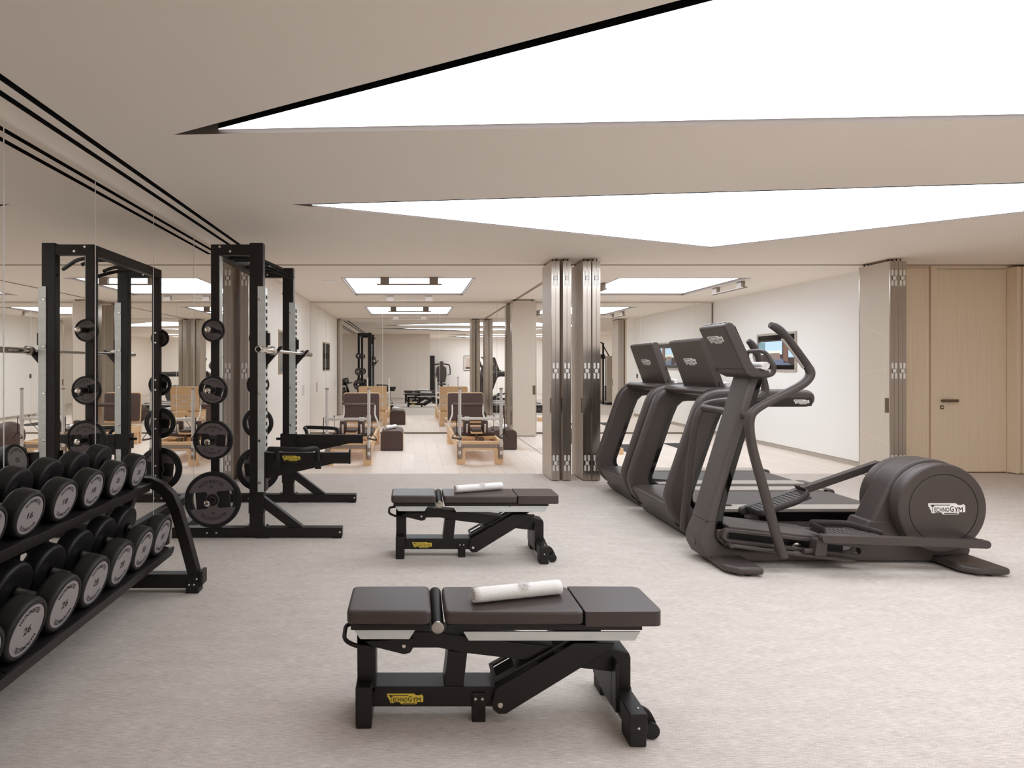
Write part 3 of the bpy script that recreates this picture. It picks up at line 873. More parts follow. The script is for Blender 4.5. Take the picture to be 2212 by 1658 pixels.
# weight plates
def make_plate(kg, Rp, th, slots=True):
    """plate in the xz plane, face towards -y, centre at origin, back face at y=0"""
    t = thing('weight_plate', '', 'weight plate')
    ri = Rp * (.74 if slots else .80)
    mb = MB()
    mb.lathe([(ri, 0), (Rp * .96, 0), (Rp, .006), (Rp, th - .008), (Rp * .975, th), (Rp * .88, th), (Rp * .86, th - .006), (ri, th - .006), (ri, 0)], (0, 0, 0), (0, -1, 0), 48, cap=False)
    mb.build('rim', M_RUBBER, t, sharp=50)
    a0 = math.asin(.30 / .86)
    def seg(sg):
        pts = [(Rp * .86 * math.cos(a), sg * Rp * .86 * math.sin(a)) for a in [a0 + (PI - 2 * a0) * k / 20 for k in range(21)]]
        nk = [(-.24, .30), (-.17, .26), (-.155, .20), (-.20, .13), (-.23, .04), (-.235, 0), (.235, 0), (.23, .04), (.20, .13), (.155, .20), (.17, .26), (.24, .30)]
        return pts + [(x * Rp, sg * z * Rp) for x, z in nk]
    if slots:
        fmb = MB()
        for sg in (1, -1): fmb.prism(seg(sg), 'y', -.004, -th + .004)
        fmb.build('face_plate', M_PLATEFACE, t, sharp=30)
        wmb = MB(); wmb.box(-.60 * Rp, .60 * Rp, -th + .014, -.006, -.32 * Rp, .32 * Rp); wmb.build('web', M_RUBBER, t)
    else:
        fmb = MB(); fmb.lathe([(Rp * .82, .002), (Rp * .82, th - .005), (0, th - .005)], (0, 0, 0), (0, -1, 0), 40); fmb.build('face_plate', M_PLATEFACE, t)
        wmb = MB(); wmb.box(-.74 * Rp, .74 * Rp, -th + .0046, -.012, -.16 * Rp, .16 * Rp); wmb.build('web', M_RUBBER, t)
    MB().lathe([(.026, th - .006), (Rp * .16 + .012, th - .004), (Rp * .16 + .012, th - .002), (.027, th - .001), (.026, 0)], (0, 0, 0), (0, -1, 0), 24, cap=False).build('hub', M_RUBBER, t)
    fn = lambda u, v: (u, -th + (.0034 if slots else .0040), v)
    mb = MB()
    put_arc(mb, 'TECHNOGYM', 1.5, Rp * .66, Rp * .125, fn); put_arc(mb, 'TECHNOGYM', 1.5, Rp * .66, Rp * .125, fn, True)
    put_text(mb, kg, Rp * .07 * len(kg), fn, 0, -Rp * .47, Rp * .10, 0.015); put_text(mb, kg, Rp * .07 * len(kg), fn, 0, Rp * .47, Rp * .10, 0.015, rot=True)
    mb.build('lettering', M_INK, t, flat=True, recalc=False)['kind'] = 'stuff'
    return t
specs = [('1.25', .093, .030, False), ('5', .1165, .034, True), ('10', .159, .038, True), ('20', .2245, .045, True)]
for (kg, Rp, th, sl), (z, L) in zip(specs, PEGS):
    p = make_plate(kg, Rp, th, sl); p.location = (-1.5825, YN - .022, z); p.rotation_euler = (0, R(-4 if kg == '20' else (3 if kg == '10' else 14)), 0)
    PN = {'1.25': 'smallest', '5': 'second smallest', '10': 'second largest', '20': 'largest'}[kg]
    p['label'] = '%s black weight plate on the near side of the half rack' % PN; p['group'] = 'weight plates stored on the half rack'
    q = copy_tree(p); q.location = (-1.5825, YR + .07 + .022, z); q.rotation_euler = (0, R(5), PI)
    q['label'] = '%s black weight plate on the far side of the half rack' % PN
    for PY, dd in ((YN, -1), (YR + .07, 1)):
        a, b = sorted((PY, PY + dd * .0215))
        MB().cyl((-1.5825, a, z), (-1.5825, b, z), .038, 16).build('peg_stop', M_BLACKMETAL, hr)

# ================================================================== benches
def make_bench():
    t = thing('weight_bench', '', 'bench', (0, 0, 0))
    Yc = 2.33; Yn = 2.275     # measured plane of the frame
    X = lambda x: px(x, Yn); Z = lambda y: pz(y, Yn)
    def C(cx, cy): return (X(710 + cx * .33906), Z(1220 + cy * .33906))   # close-up measure -> metres
    y0, y1 = -.055, .055
    def pr(nm, pts, a=y0, b=y1, m=M_BLACKMETAL, par=t, bev=.004):
        return MB().prism([C(*p) for p in pts], 'y', a, b).build(nm, m, par, bev)
    pr('front_post', [(180, 440), (300, 440), (300, 800), (185, 900), (183, 870)])
    pr('lower_beam', [(190, 775), (1060, 775), (1060, 903), (190, 903)])
    up = pr('upper_beam', [(180, 425), (700, 425), (760, 440), (1440, 520), (1440, 650), (1290, 612), (860, 560), (700, 528), (180, 528)])
    pr('knuckle', [(230, 480), (540, 460), (540, 520), (520, 555), (480, 565), (440, 555), (260, 510)], -.062, -.055)
    pr('middle_strut', [(762, 550), (885, 560), (860, 780), (735, 780)], -.05, .05)
    pr('rear_beam', [(1560, 640), (1740, 520), (1915, 560), (1925, 590), (1925, 800), (1800, 900), (1800, 680), (1560, 652)])
    # folding support made of two cheeks with a slotted back
    sup = [(1035, 870), (1060, 770), (1555, 482), (1812, 482), (1800, 515), (1125, 930), (1075, 930), (1045, 905)]
    sp = pr('support_arm', sup, -.075, -.068); pr('support_cheek', sup, .068, .075, par=sp)
    ang = math.atan2((1028 - 1555) * 0, 1)
    a = Vector(C(1045, 730)); b = Vector(C(1560, 440)); d = (b - a).normalized(); n = Vector((-d.y, d.x))
    Ls = (b - a).length
    mb = MB()
    def slab(s0, s1, q0, q1):
        P = [a + d * (Ls * s0), a + d * (Ls * s1), a + d * (Ls * s1) - n * .008, a + d * (Ls * s0) - n * .008]
        mb.prism([tuple(p) for p in P], 'y', q0, q1)
    slab(0, 1, -.068, -.045); slab(0, 1, .045, .068); slab(0, .04, -.045, .045); slab(.27, .36, -.045, .045); slab(.60, .70, -.045, .045)
    mb.build('slotted_back', M_BLACKMETAL, sp)
    # feet
    f = MB(); f.box(X(770), X(805), -.105, .105, .005, .16); f.build('front_foot', M_BLACKMETAL, t, .006)
    BX('foot_pad', M_RUBBER, t.children[-1], X(771), X(804), -.104, -.05, 0, .03, .004)
    BX('foot_pad', M_RUBBER, t.children[-1 - 0] if False else t, X(771), X(804), .05, .104, 0, .03, .004)
    BX('centre_foot', M_BLACKMETAL, t, px(1020, 2.27), px(1049, 2.27), -.062, -.02, .0, .115, .003)
    cf = BX('rear_foot', M_BLACKMETAL, t, .80, .868, -.215, .215, .05, .125, .006)
    for s in (-1, 1): BX('foot_pad', M_BLACK, cf, .803, .865, min(s * .212, s * .12), max(s * .212, s * .12), 0, .052, .006)
    BX('mounting_plate', M_BLACKMETAL, cf, .79, .802, -.10, .10, .06, .25, .002)
    for s in (-1, 1):
        MB().prism(round_poly([(.868, .115), (.905, .095), (.93, .045), (.895, .02), (.868, .04)], .014), 'y', s * .14 - .008, s * .14 + .008).build('wheel_bracket', M_BLACKMETAL, cf, .001)
        wh = MB(); wh.cyl((.902, s * .14 - .016 - .012, .031), (.902, s * .14 - .008, .031), .030, 20); wh.build('wheel', M_RUBBER, cf)
    # handle
    hp = [C(185, 480) , C(110, 470), C(75, 590), C(190, 610), C(265, 600)]
    pts = [(hp[0][0], .03, hp[0][1] + .004), (hp[1][0] + .005, .01, hp[1][1] + .006), (hp[2][0] + .008, -.035, hp[2][1] + .012), (hp[3][0], -.062, hp[3][1] + .004), (hp[4][0], -.062, hp[4][1])]
    pts = [(X(768), .035, .345), (X(742), .035, .340), (X(742), -.05, .318), (X(770), -.066, .30), (X(800), -.062, .295)]
    MB().tube(fillet(pts, .03, 6), .0085, 10).build('handle', M_BLACKMETAL, t)
    # pads
    def pad(nm, x0, x1, hw0, hw1, z0, z1, r):
        pts = round_poly([(x0, -hw0), (x1, -hw1), (x1, hw1), (x0, hw0)], r, 5)
        return MB().prism(pts, 'z', z0, z1).build(nm, M_LEATHER, t, .014, 3)
    Yp = 2.203
    pad('seat_pad', px(748, Yp), px(932, Yp), .127, .130, .408, .464, .028)
    pd = pad('back_pad', px(961, Yp), px(1265, Yp) - .001, .130, .128, .408, .462, .028)
    p2 = MB().prism(round_poly([(px(1265, Yp) + .001, -.128), (px(1433, Yp), -.125), (px(1433, Yp), .125), (px(1265, Yp) + .001, .128)], [.002, .03, .03, .002], 4), 'z', .404, .461).build('head_pad', M_LEATHER, t, .010, 3)
    BX('seam', M_BLACK, pd, px(1265, Yp) - .0018, px(1265, Yp) + .0018, -.126, .126, .41, .4605)
    BX('seat_board', M_BLACKMETAL, t, px(757, Yp), px(930, Yp), -.118, .118, .386, .408, .003)
    BX('back_board', M_BLACKMETAL, t, px(966, Yp), px(1390, Yp), -.118, .118, .386, .408, .003)
    for (pts, nm) in (([(765, 1361), (897, 1361), (884, 1381), (778, 1381)], 'seat_rail'), ([(1001, 1365), (1384, 1365), (1372, 1384), (1013, 1384)], 'back_rail')):
        P = [(px(x, 2.215), pz(y, 2.215)) for x, y in pts]
        for s in (-1, 1):
            MB().prism(P, 'y', s * .108 - .004, s * .108 + .004).build(nm, M_ZINC, t, .001)
    # roller between the pads
    xr = px(946, Yp)
    rl = MB().cyl((xr, -.118, .400), (xr, .13, .435), .0245, 20); ro = rl.build('roller', M_RUBBER, t, .002)
    MB().lathe([(.024, 0), (.024, .008), (.02, .010), (0, .010)], (xr, -.118, .400), (0, -1, -.14), 20).build('roller_cap', M_SATIN, ro)
    bolt_row(t, [(*[C(480, 508)[0]], -.062, C(480, 508)[1])], (0, -1, 0), .009)
    bolt_row(sp, [(C(1088, 873)[0], -.075, C(1088, 873)[1])], (0, -1, 0), .011)
    bolt_row(t, [(px(1027, 2.27), -.0625, .092), (px(1042, 2.27), -.0625, .092)], (0, -1, 0), .006)
    bolt_row(cf, [(.834, -.2155, .028 + .045)], (0, -1, 0), .005); bolt_row(cf, [(.845, -.18, .125)], (0, 0, 1), .005)
    logo(t, C(487, 850)[0], C(487, 850)[1], .142, lambda u, v, k: (u, -.0555 - k, v), M_YELLOW)
    logo(t, -C(487, 850)[0], C(487, 850)[1], .142, lambda u, v, k: (-u, .0555 + k, v), M_YELLOW)
    return t
b1 = make_bench(); b1.location = (0, 2.33, 0)
b1['label'] = 'black adjustable bench in the foreground'; b1['group'] = 'adjustable benches'
b2 = copy_tree(b1); b2.location = (.105, 4.275, 0); b2['label'] = 'black adjustable bench behind, in front of the open studio'

def towel(label, a, b, r, flat=.92, emblem=True, twist=0.0, z=0):
    """rolled towel from a to b (floor-plan points), resting at height z"""
    A, B = Vector((a[0], a[1])), Vector((b[0], b[1])); L = (B - A).length; c = (A + B) / 2
    t = thing('rolled_towel', label, 'towel', (c.x, c.y, z), math.atan2((B - A).y, (B - A).x), 'white rolled towels')
    # spiral roll section in local yz
    turns = 2.6; n = 72; th = .011
    sec = []
    for k in range(n + 1):
        q = k / n; ang = -PI / 2 + .9 - turns * 2 * PI * (1 - q); rr = .004 + (r - .004) * q
        sec.append((rr * math.cos(ang), rr * math.sin(ang) * flat))
    zmin = min(p[1] for p in sec)
    inner = []
    for k in range(n + 1):
        q = k / n; ang = -PI / 2 + .9 - turns * 2 * PI * (1 - q); rr = max(.0008, .004 + (r - .004) * q - th * (.95 if q > .12 else q * 7))
        inner.append((rr * math.cos(ang), rr * math.sin(ang) * flat))
    mb = MB(); NX = 14
    rows = []
    rnd = random.Random(label)
    for i in range(NX + 1):
        x = -L / 2 + L * i / NX; e = 1 + rnd.uniform(-.018, .018); vs = []
        for (y, zz) in sec: vs.append(mb.bm.verts.new((x, y * e, (zz * e - zmin))))
        rows.append(vs)
    for i in range(NX):
        for k in range(n):
            mb.bm.faces.new([rows[i][k], rows[i + 1][k], rows[i + 1][k + 1], rows[i][k + 1]])
    o = mb.build('roll', M_TOWEL, t, sharp=80)
    sd = o.modifiers.new('cloth', 'SOLIDIFY'); sd.thickness = .0085; sd.offset = -1
    mb = MB(); x0 = L / 2 - .02
    mb.build('hem', M_TOWEL, t) if False else mb.bm.free()
    if emblem:
        mb = MB()
        for k in range(8):
            aa = 2 * PI * k / 8
            for (u0, w_) in ((.012, .0055), (.021, .004)):
                cx, cy = u0 * math.cos(aa + (.39 if u0 > .015 else 0)), u0 * math.sin(aa + (.39 if u0 > .015 else 0))
                pts = []
                for j in range(8):
                    b_ = 2 * PI * j / 8
                    u, v = cx + w_ * math.cos(b_), cy + w_ * math.sin(b_)
                    th_ = PI / 2 + .62 + v / r
                    pts.append((u + L * .06, -(r + .0012) * math.cos(th_) * -1, (r + .0012) * math.sin(th_) * flat - zmin))
                mb.poly(pts)
        mb.build('embroidered_emblem', M_EMBROID, t, flat=True)['kind'] = 'stuff'
    return t
towel('rolled white towel with embroidered emblem on the foreground bench', (.245, 2.283), (.610, 2.372), .036, z=.4632)
towel('rolled white towel with embroidered emblem on the farther bench', (.325, 4.243), (.685, 4.365), .034, z=.4632)

# ================================================================== treadmills
def make_treadmill():
    t = thing('treadmill', '', 'treadmill')
    ho = .45                                     # half width
    out = [(2.27, .05), (2.16, .115), (2.10, .20), (2.075, .29), (2.07, .335), (2.085, .40), (2.29, 1.00), (2.315, 1.07), (2.36, 1.14), (2.435, 1.19), (2.53, 1.205), (3.19, 1.203), (3.25, 1.193), (3.285, 1.158), (3.287, 1.11), (3.262, 1.07), (3.215, 1.058)]
    inn = [(2.64, 1.058), (2.55, 1.045), (2.495, 1.00), (2.46, .925), (2.262, .345), (2.262, .29), (2.29, .235), (2.34, .20), (2.42, .185), (2.42, .05)]
    out = chaikin(out, 2); inn = chaikin(inn[:-2], 2) + inn[-2:]
    for s in (-1, 1):
        a, b = sorted((s * ho, s * (ho - .105)))
        f = MB().rounded(out + inn, a, b, .040, 7).build('side_frame', M_BODY, t, sharp=60)
        ys = s * ho
        a, b = sorted((ys - s * .004, ys + s * .0015))
        MB().prism(round_poly([(2.50, 1.068), (3.245, 1.068), (3.245, 1.135), (2.58, 1.135), (2.50, 1.10)], .008, 3), 'y', a, b).build('rail_panel', M_GLOSS, f)
        logo(f, 3.16 * (1 if s < 0 else -1), 1.102, .125, (lambda u, v, k, ys=ys: (u, ys - .0016 - k, v)) if s < 0 else (lambda u, v, k, ys=ys: (-u, ys + .0016 + k, v)))
        # dark inner lining of the frame leg
        a, b = sorted((s * (ho - .03), s * (ho - .085)))
        MB().prism([(2.54, 1.055), (2.60, 1.07), (2.535, 1.01), (2.492, .91), (2.296, .345), (2.297, .30), (2.32, .255), (2.38, .215), (2.38, .19), (2.33, .20), (2.28, .245), (2.258, .30), (2.258, .345), (2.455, .925), (2.49, 1.00)], 'y', a, b).build('leg_lining', M_GLOSS, f)
    hood = [(2.235, .02), (2.10, .235), (2.105, .255), (2.14, .268), (2.30, .272), (2.66, .245), (2.66, .02)]
    h = MB().prism(round_poly(hood, [.01, .03, .02, .03, .05, .01, .01], 4), 'y', -ho + .106, ho - .106).build('motor_hood', M_BODY, t, .004, sharp=40)
    BX('hood_line', M_BLACK, h, 2.137, 2.150, -ho + .107, ho - .107, .178, .181)
    # low front skirt that joins the two legs below
    MB().prism([(2.24, .015), (2.20, .075), (2.50, .10), (2.50, .015)], 'y', -ho + .02, ho - .02).build('front_skirt', M_BODY, t, .008)
    BX('deck', M_BLACK, t, 2.40, 3.93, -ho + .05, ho - .05, .05, .205, .006)
    BX('belt', M_BELT, t, 2.60, 3.90, -.27, .27, .205, .222, .004)
    for s in (-1, 1):
        a, b = sorted((s * (ho - .015), s * .285))
        r = MB().prism([(2.42, .205), (3.90, .205), (3.90, .236), (2.42, .236)], 'y', a, b).build('foot_rail', M_SILVER, t, .006)
        a, b = sorted((s * (ho - .002), s * (ho - .016)))
        MB().box(2.42, 3.90, a, b, .135, .212).build('side_strip', M_GLOSS, r, .002)
        MB().box(2.42, 3.90, a, b, .035, .135).build('side_skirt', M_BODY, r, .003)
        a, b = sorted((s * ho, s * .285))
        MB().prism(round_poly([(3.86, .10), (3.97, .10), (3.985, .17), (3.965, .236), (3.86, .242)], .02, 4), 'y', a, b).build('rear_cap', M_BODY, t, .010)
        for x in (2.55, 3.80):
            MB().cyl((x, s * (ho - .12), 0), (x, s * (ho - .12), .06), .028, 14).build('foot', M_RUBBER, t)
    MB().prism(round_poly([(3.88, .10), (3.955, .12), (3.955, .2), (3.88, .215)], .02, 4), 'y', -.285, .285).build('rear_roller', M_BODY, t)
    # bridge, tray and screen
    MB().prism(round_poly([(2.40, 1.185), (2.44, 1.142), (2.74, 1.158), (2.77, 1.18), (2.74, 1.205), (2.46, 1.212)], .02, 4), 'y', -ho + .07, ho - .07).build('console_bridge', M_BODY, t, .004, sharp=50)
    sw = .29
    sc = MB().prism(round_poly([(2.415, 1.615), (2.565, 1.195), (2.635, 1.195), (2.485, 1.622), (2.46, 1.634)], [.02, .004, .004, .02, .01], 4), 'y', -sw, sw).build('screen_console', M_BODY, t, .014, 3)
    d = Vector((.15, 0, -.42)).normalized(); nrm = Vector((-.42, 0, -.15)).normalized()
    P0 = Vector((2.488, 0, 1.41))
    def face(u, v, k): return P0 + Vector((0, -1, 0)) * u - d * v + nrm * (.0018 + k)
    logo(sc, 0, 0.02, .215, face, ratio=.30)
    for k in range(6): BX('vent_slot', M_WHITE, sc, 2.437, 2.452, -sw + .06 + k * .085, -sw + .105 + k * .085, 1.629, 1.6345)
    BX('seam', M_BLACK, sc, 2.548, 2.566, -sw + .01, sw - .01, 1.236, 1.239)
    q = Vector((2.563, 0, 1.41)); nu = -nrm
    mb = MB(); P = [q + nu * .0015 + d * a + Vector((0, b, 0)) for a, b in ((-.19, -.27), (.14, -.27), (.14, .27), (-.19, .27))]
    mb.poly(P); mb.build('display', M_GLOSS, sc, flat=True)
    for z in (.60, .70, .83): BX('side_button', M_CHROME if z < .65 else M_BLACK, sc, 2.553 + (.83 - z) * .15, 2.567 + (.83 - z) * .15, -sw - .002, -sw + .002, z + .52, z + .535 + .02)
    return t
tm = make_treadmill(); tm.location = (0, 5.13, 0); tm['label'] = 'dark treadmill directly behind the cross trainer'; tm['group'] = 'treadmills'
tm2 = copy_tree(tm); tm2.location = (.02, 6.14, 0); tm2['label'] = 'dark treadmill farther back, next to the folded partition'
towel('small rolled white towel on the console of the nearer treadmill', (2.69, 4.90), (2.69, 5.16), .026, emblem=False, z=1.2135)
towel('small rolled white towel on the console of the farther treadmill', (2.71, 5.91), (2.71, 6.17), .026, emblem=False, z=1.2135)

# ================================================================== cross trainer
YE = 4.18
def make_cross_trainer():
    t = thing('cross_trainer', 'dark cross trainer with round flywheel drum and curved arm levers in the foreground', 'cross trainer', (0, YE, 0))
    col = [(2.13, .015), (2.07, .045), (2.035, .11), (2.03, .17), (2.045, .215), (2.08, .30), (2.388, 1.33), (2.462, 1.33), (2.205, .50), (2.165, .34), (2.15, .25), (2.165, .165), (2.22, .115), (2.32, .10), (2.60, .09), (2.60, .015)]
    c = MB().rounded([col[0], col[1], col[2], col[3], col[4], col[5]] + col[6:8] + chaikin(col[8:14], 2) + col[14:], -.115, .115, .030, 5).build('column', M_BODY2, t, sharp=40)
    MB().prism([(2.455, 1.32), (2.497, 1.32), (2.25, .50), (2.215, .345), (2.205, .26), (2.225, .185), (2.28, .15), (2.45, .13), (2.45, .10), (2.22, .115), (2.165, .165), (2.15, .25), (2.165, .34), (2.205, .50)], 'y', -.092, .092).build('column_lining', M_GLOSS, c, .006)
    for (z, x) in ((.30, 2.08),):
        MB().box(2.0795, 2.157, -.1153, .1153, .300, .302).build('column_seam', M_BLACK, c)
    MB().prism(round_poly([(-.05, .115), (.05, .115), (.05, .172), (-.05, .172)], .01, 3), 'x', 2.0285, 2.036).build('service_cover', M_BODY, c, .002)
    # base
    base = [(2.45, .015), (2.45, .095), (2.95, .085), (3.10, .10), (3.17, .16), (3.24, .30), (3.40, .30), (3.62, .12), (3.95, .115), (3.955, .09), (3.93, .015)]
    MB().prism(base, 'y', -.095, .095).build('base_beam', M_BODY, t, .012, 2)
    # drum
    cx, cz, r = 3.68, .408, .31
    for s in (-1, 1):
        mb = MB(); a = .105
        mb.lathe([(0, 0), (r * .97, 0), (r, .008), (r, .055), (r * .985, .068), (r * .955, .075), (r * .775, .0795), (r * .765, .0765), (r * .755, .0795), (r * .745, .080), (0, .080)], (cx, s * a, cz), (0, s, 0), 72)
        dd = mb.build('drum_disc', M_BODY, t, sharp=28)
        MB().lathe([(r * .770, .0775), (r * .770, .0803), (r * .762, .0803), (r * .762, .0775)], (cx, s * a, cz), (0, s, 0), 72, cap=False).build('groove_ring', M_BLACK, dd)
        if s < 0: logo(dd, cx + .02, cz, .255, lambda u, v, k: (u, -a - .0805 - k, v), ratio=.30)
    MB().lathe([(r * .97, 0), (r * .995, .03), (r * .94, .06), (r * .93, .105), (r * .94, .15), (r * .995, .18), (r * .97, .21)], (cx, -.105, cz), (0, 1, 0), 64).build('drum_core', M_BODY, t)
    o = [(cx + .325 * math.cos(R(a)), cz + .325 * math.sin(R(a))) for a in range(58, 166, 6)]
    i = [(cx + .25 * math.cos(R(a)), cz + .25 * math.sin(R(a))) for a in range(164, 56, -6)]
    hs = MB().prism(o + [(3.262, .30), (3.20, .10), (3.36, .10), (3.42, .30)] + i, 'y', -.088, .088).build('drum_cowl', M_BODY, t, .022, 3)
    BX('cowl_seam', M_BLACK, hs, 3.3558, 3.43, -.0886, .0886, .440, .4425)
    MB().prism([(3.34, .10), (3.52, .10), (3.46, .40), (3.41, .42)], 'y', -.075, .075).build('drum_void', M_BLACK, t)
    # sloping ramp with slotted side rails
    p0, p1 = Vector((2.20, .222)), Vector((3.08, .118)); d = (p1 - p0).normalized(); n = Vector((-d.y, d.x))
    L = (p1 - p0).length
    rp = MB().prism([tuple(p0 + n * .062), tuple(p0 + d * .70 + n * .062), tuple(p0 + d * .70 + n * .040), tuple(p0 + n * .040)], 'y', -.165, .165).build('ramp_plate', M_BODY2, t, .006)
    MB().prism([tuple(p0 + n * .035), tuple(p0 + d * (L - .05) + n * .035), tuple(p0 + d * (L - .05) - n * .045), tuple(p0 - n * .045)], 'y', -.125, .125).build('ramp_core', M_BLACK, t)
    for s in (-1, 1):
        ring = []
        for k in range(13): a = PI / 2 + PI * k / 12; ring.append(p0 + d * math.cos(a) * .048 + n * math.sin(a) * .048)
        for k in range(13): a = -PI / 2 + PI * k / 12; ring.append(p1 + d * math.cos(a) * .048 + n * math.sin(a) * .048)
        inr = []
        for k in range(13): a = -PI / 2 + PI * k / 12; inr.append(p1 + d * math.cos(a) * .024 + n * math.sin(a) * .024)
        for k in range(13): a = PI / 2 + PI * k / 12; inr.append(p0 + d * math.cos(a) * .024 + n * math.sin(a) * .024)
        # closed ring: build quad strip
        inr2 = inr[13:] + inr[:13]
        mb = MB(); yA, yB = sorted((s * .145, s * .195)); N = 26
        vo = [[mb.bm.verts.new((p.x, y, p.y)) for p in ring] for y in (yA, yB)]
        vi = [[mb.bm.verts.new((p.x, y, p.y)) for p in inr2] for y in (yA, yB)]
        for k in range(N):
            j = (k + 1) % N
            mb.bm.faces.new([vo[0][k], vo[0][j], vo[1][j], vo[1][k]]); mb.bm.faces.new([vi[0][k], vi[1][k], vi[1][j], vi[0][j]])
            mb.bm.faces.new([vo[0][k], vi[0][k], vi[0][j], vo[0][j]]); mb.bm.faces.new([vo[1][k], vo[1][j], vi[1][j], vi[1][k]])
        mb.build('slotted_rail', M_BODY, t, .006)
        MB().box(2.14, 2.22, min(s * .11, s * .15), max(s * .11, s * .15), .19, .25).build('rail_mount', M_BODY, t, .008)
    # feet
    for (x0, x1) in ((2.10, 2.335), (3.68, 3.96)):
        pts = round_poly([(x0, -.345), (x1 - .0, -.345), (x1, .345), (x0, .345)], .05, 4)
        f = MB().prism([(x0 + .07, -.362), (x1, -.37), (x1, .37), (x0 + .10, .362), (x0 + .09, .12), (x0, -.02), (x0, -.29)], 'z', .012, .062).build('floor_foot', M_BODY, t, .022, 3)
        for s in (-1, 1): MB().cyl(((x0 + x1) / 2 + .03, s * .32, 0), ((x0 + x1) / 2 + .03, s * .32, .02), .022, 12).build('foot_pad', M_RUBBER, f)
    # pedal arms (local frame of the arm: x along the arm, y towards the machine centre)
    def pedal(s, front, rear, lift):
        F_, B_ = Vector((front[0], 0, front[1])), Vector((rear[0], 0, rear[1]))
        ang = math.atan2((B_ - F_).z, (B_ - F_).x); Ln = (B_ - F_).length
        e = Matrix.Translation((front[0], s * .295, front[1])) @ Matrix.Rotation(-ang, 4, 'Y')
        def add(mb, nm, m, par=None, **kw):
            for v in mb.bm.verts: v.co = e @ v.co
            return mb.build(nm, m, par or t, **kw)
        mb = MB(); h = .027
        pts = [(-.027 * math.sin(PI * k / 8), .027 * math.cos(PI * k / 8)) for k in range(9)] + [(Ln + .027 * math.sin(PI * k / 8), -.027 * math.cos(PI * k / 8)) for k in range(9)]
        mb.prism(pts, 'y', -.025, .025); am = add(mb, 'pedal_arm', M_BODY, bevel=.004)
        sgn = -s                                   # towards the centre
        def yy(a, b): return sorted((sgn * a, sgn * b))
        mb = MB(); a, b = yy(.025, .20); mb.box(.04, .42, a, b, .0, .022); tr = add(mb, 'pedal_tray', M_BODY, am, bevel=.006)
        mb = MB(); a, b = yy(.03, .19)
        for k in range(11): mb.box(.06 + k * .032, .078 + k * .032, a, b, .022, .0255)
        add(mb, 'tread_ribs', M_BELT, am)['kind'] = 'stuff'
        mb = MB(); pth = [(.02, sgn * .02, .045), (.02, sgn * .195, .055), (.30, sgn * .205, .055), (.43, sgn * .04, .032)] if s < 0 else [(.02, sgn * .02, .014), (.02, sgn * .195, .014), (.33, sgn * .205, .018), (.43, sgn * .19, .05), (.43, sgn * .03, .05)]
        mb.tube(fillet(pth, .05, 5), .022, 8, flat=.32); add(mb, 'pedal_rim', M_GRIP, am)
        mb = MB(); mb.cyl((Ln, 0, 0), (Ln, sgn * .11, 0), .022, 14); add(mb, 'crank_pin', M_BODY, am)
        mb = MB(); mb.prism(round_poly([(-.035, -.13 + lift), (.045, -.13 + lift), (.05, -.02), (-.02, -.02)], .015, 3), 'y', min(sgn * .03, sgn * .10), max(sgn * .03, sgn * .10)); add(mb, 'roller_bracket', M_BODY, am, bevel=.003)
        mb = MB(); mb.lathe([(.012, 0), (.034, .002), (.034, .028), (.012, .03)], (-.10, sgn * .13 - .015, -.105 + lift), (0, 1, 0), 20); add(mb, 'roller', M_CHROME, am)
        mb = MB(); mb.cyl((-.10, sgn * .05, -.105 + lift), (0, sgn * .07, -.105 + lift), .016, 10); add(mb, 'roller_axle', M_BODY, am)
        return am
    pedal(-1, (2.775, .238), (3.85, .20), 0.0)
    pedal(1, (2.57, .275), (3.61, .633), .03)
    # lever arms
    lev = [(2.492, .118), (2.445, .245), (2.37, .533), (2.285, .825), (2.262, .96), (2.262, 1.03), (2.275, 1.075), (2.31, 1.108), (2.373, 1.146), (2.47, 1.194), (2.567, 1.242), (2.632, 1.280), (2.668, 1.322), (2.672, 1.358), (2.645, 1.40), (2.567, 1.510), (2.495, 1.606), (2.44, 1.653), (2.40, 1.668)]
    rad = [.030, .031, .031, .030, .030, .030, .029, .028, .027, .027, .027, .028, .028, .028, .026, .025, .025, .027, .019]
    lv3 = chaikin([(x, z, r_) for (x, z), r_ in zip(lev, rad)], 2)
    cut = lambda p: min(range(len(lv3)), key=lambda k: (lv3[k][0] - p[0]) ** 2 + (lv3[k][1] - p[1]) ** 2)
    k1, k2 = cut(lev[4]), cut(lev[14])
    lev = [(a, b) for a, b, c in lv3]; rad = [c for a, b, c in lv3]
    PV = Vector((2.31, 0, 1.06))
    for s, rot in ((-1, 0), (1, R(22))):
        yl = s * .315
        Mx = Matrix.Translation((PV.x, yl, PV.z)) @ Matrix.Rotation(rot, 4, 'Y') @ Matrix.Translation((-PV.x, 0, -PV.z))
        lo = MB().tube([Mx @ Vector((x, 0, z)) for x, z in lev[:k1 + 1]], rad[:k1 + 1], 14).build('lever_leg', M_BODY, t, sharp=60)
        hi = MB().tube([Mx @ Vector((x, 0, z)) for x, z in lev[k1:k2 + 1]], [r_ + .0006 for r_ in rad[k1:k2 + 1]], 14).build('lever_arm', M_BODY, t, sharp=60)
        gr = MB().tube([Mx @ Vector((x, 0, z)) for x, z in lev[k2:]], [r_ + .001 for r_ in rad[k2:]], 14).build('lever_grip', M_GRIP, t, sharp=60)
        MB().tube([Mx @ Vector((x - .022, 0, z - .017)) for x, z in lev[k2:k2 + 9]], .009, 8).build('pulse_sensor', M_SILVER, gr)
        a = Mx @ Vector((2.268, 0, 1.05))
        MB().tube([(2.35, s * .10, 1.05), (2.315, s * .20, 1.06), (a.x, yl - s * .01, a.z)], [.030, .026, .032], 12).build('pivot_lug', M_BODY, t)
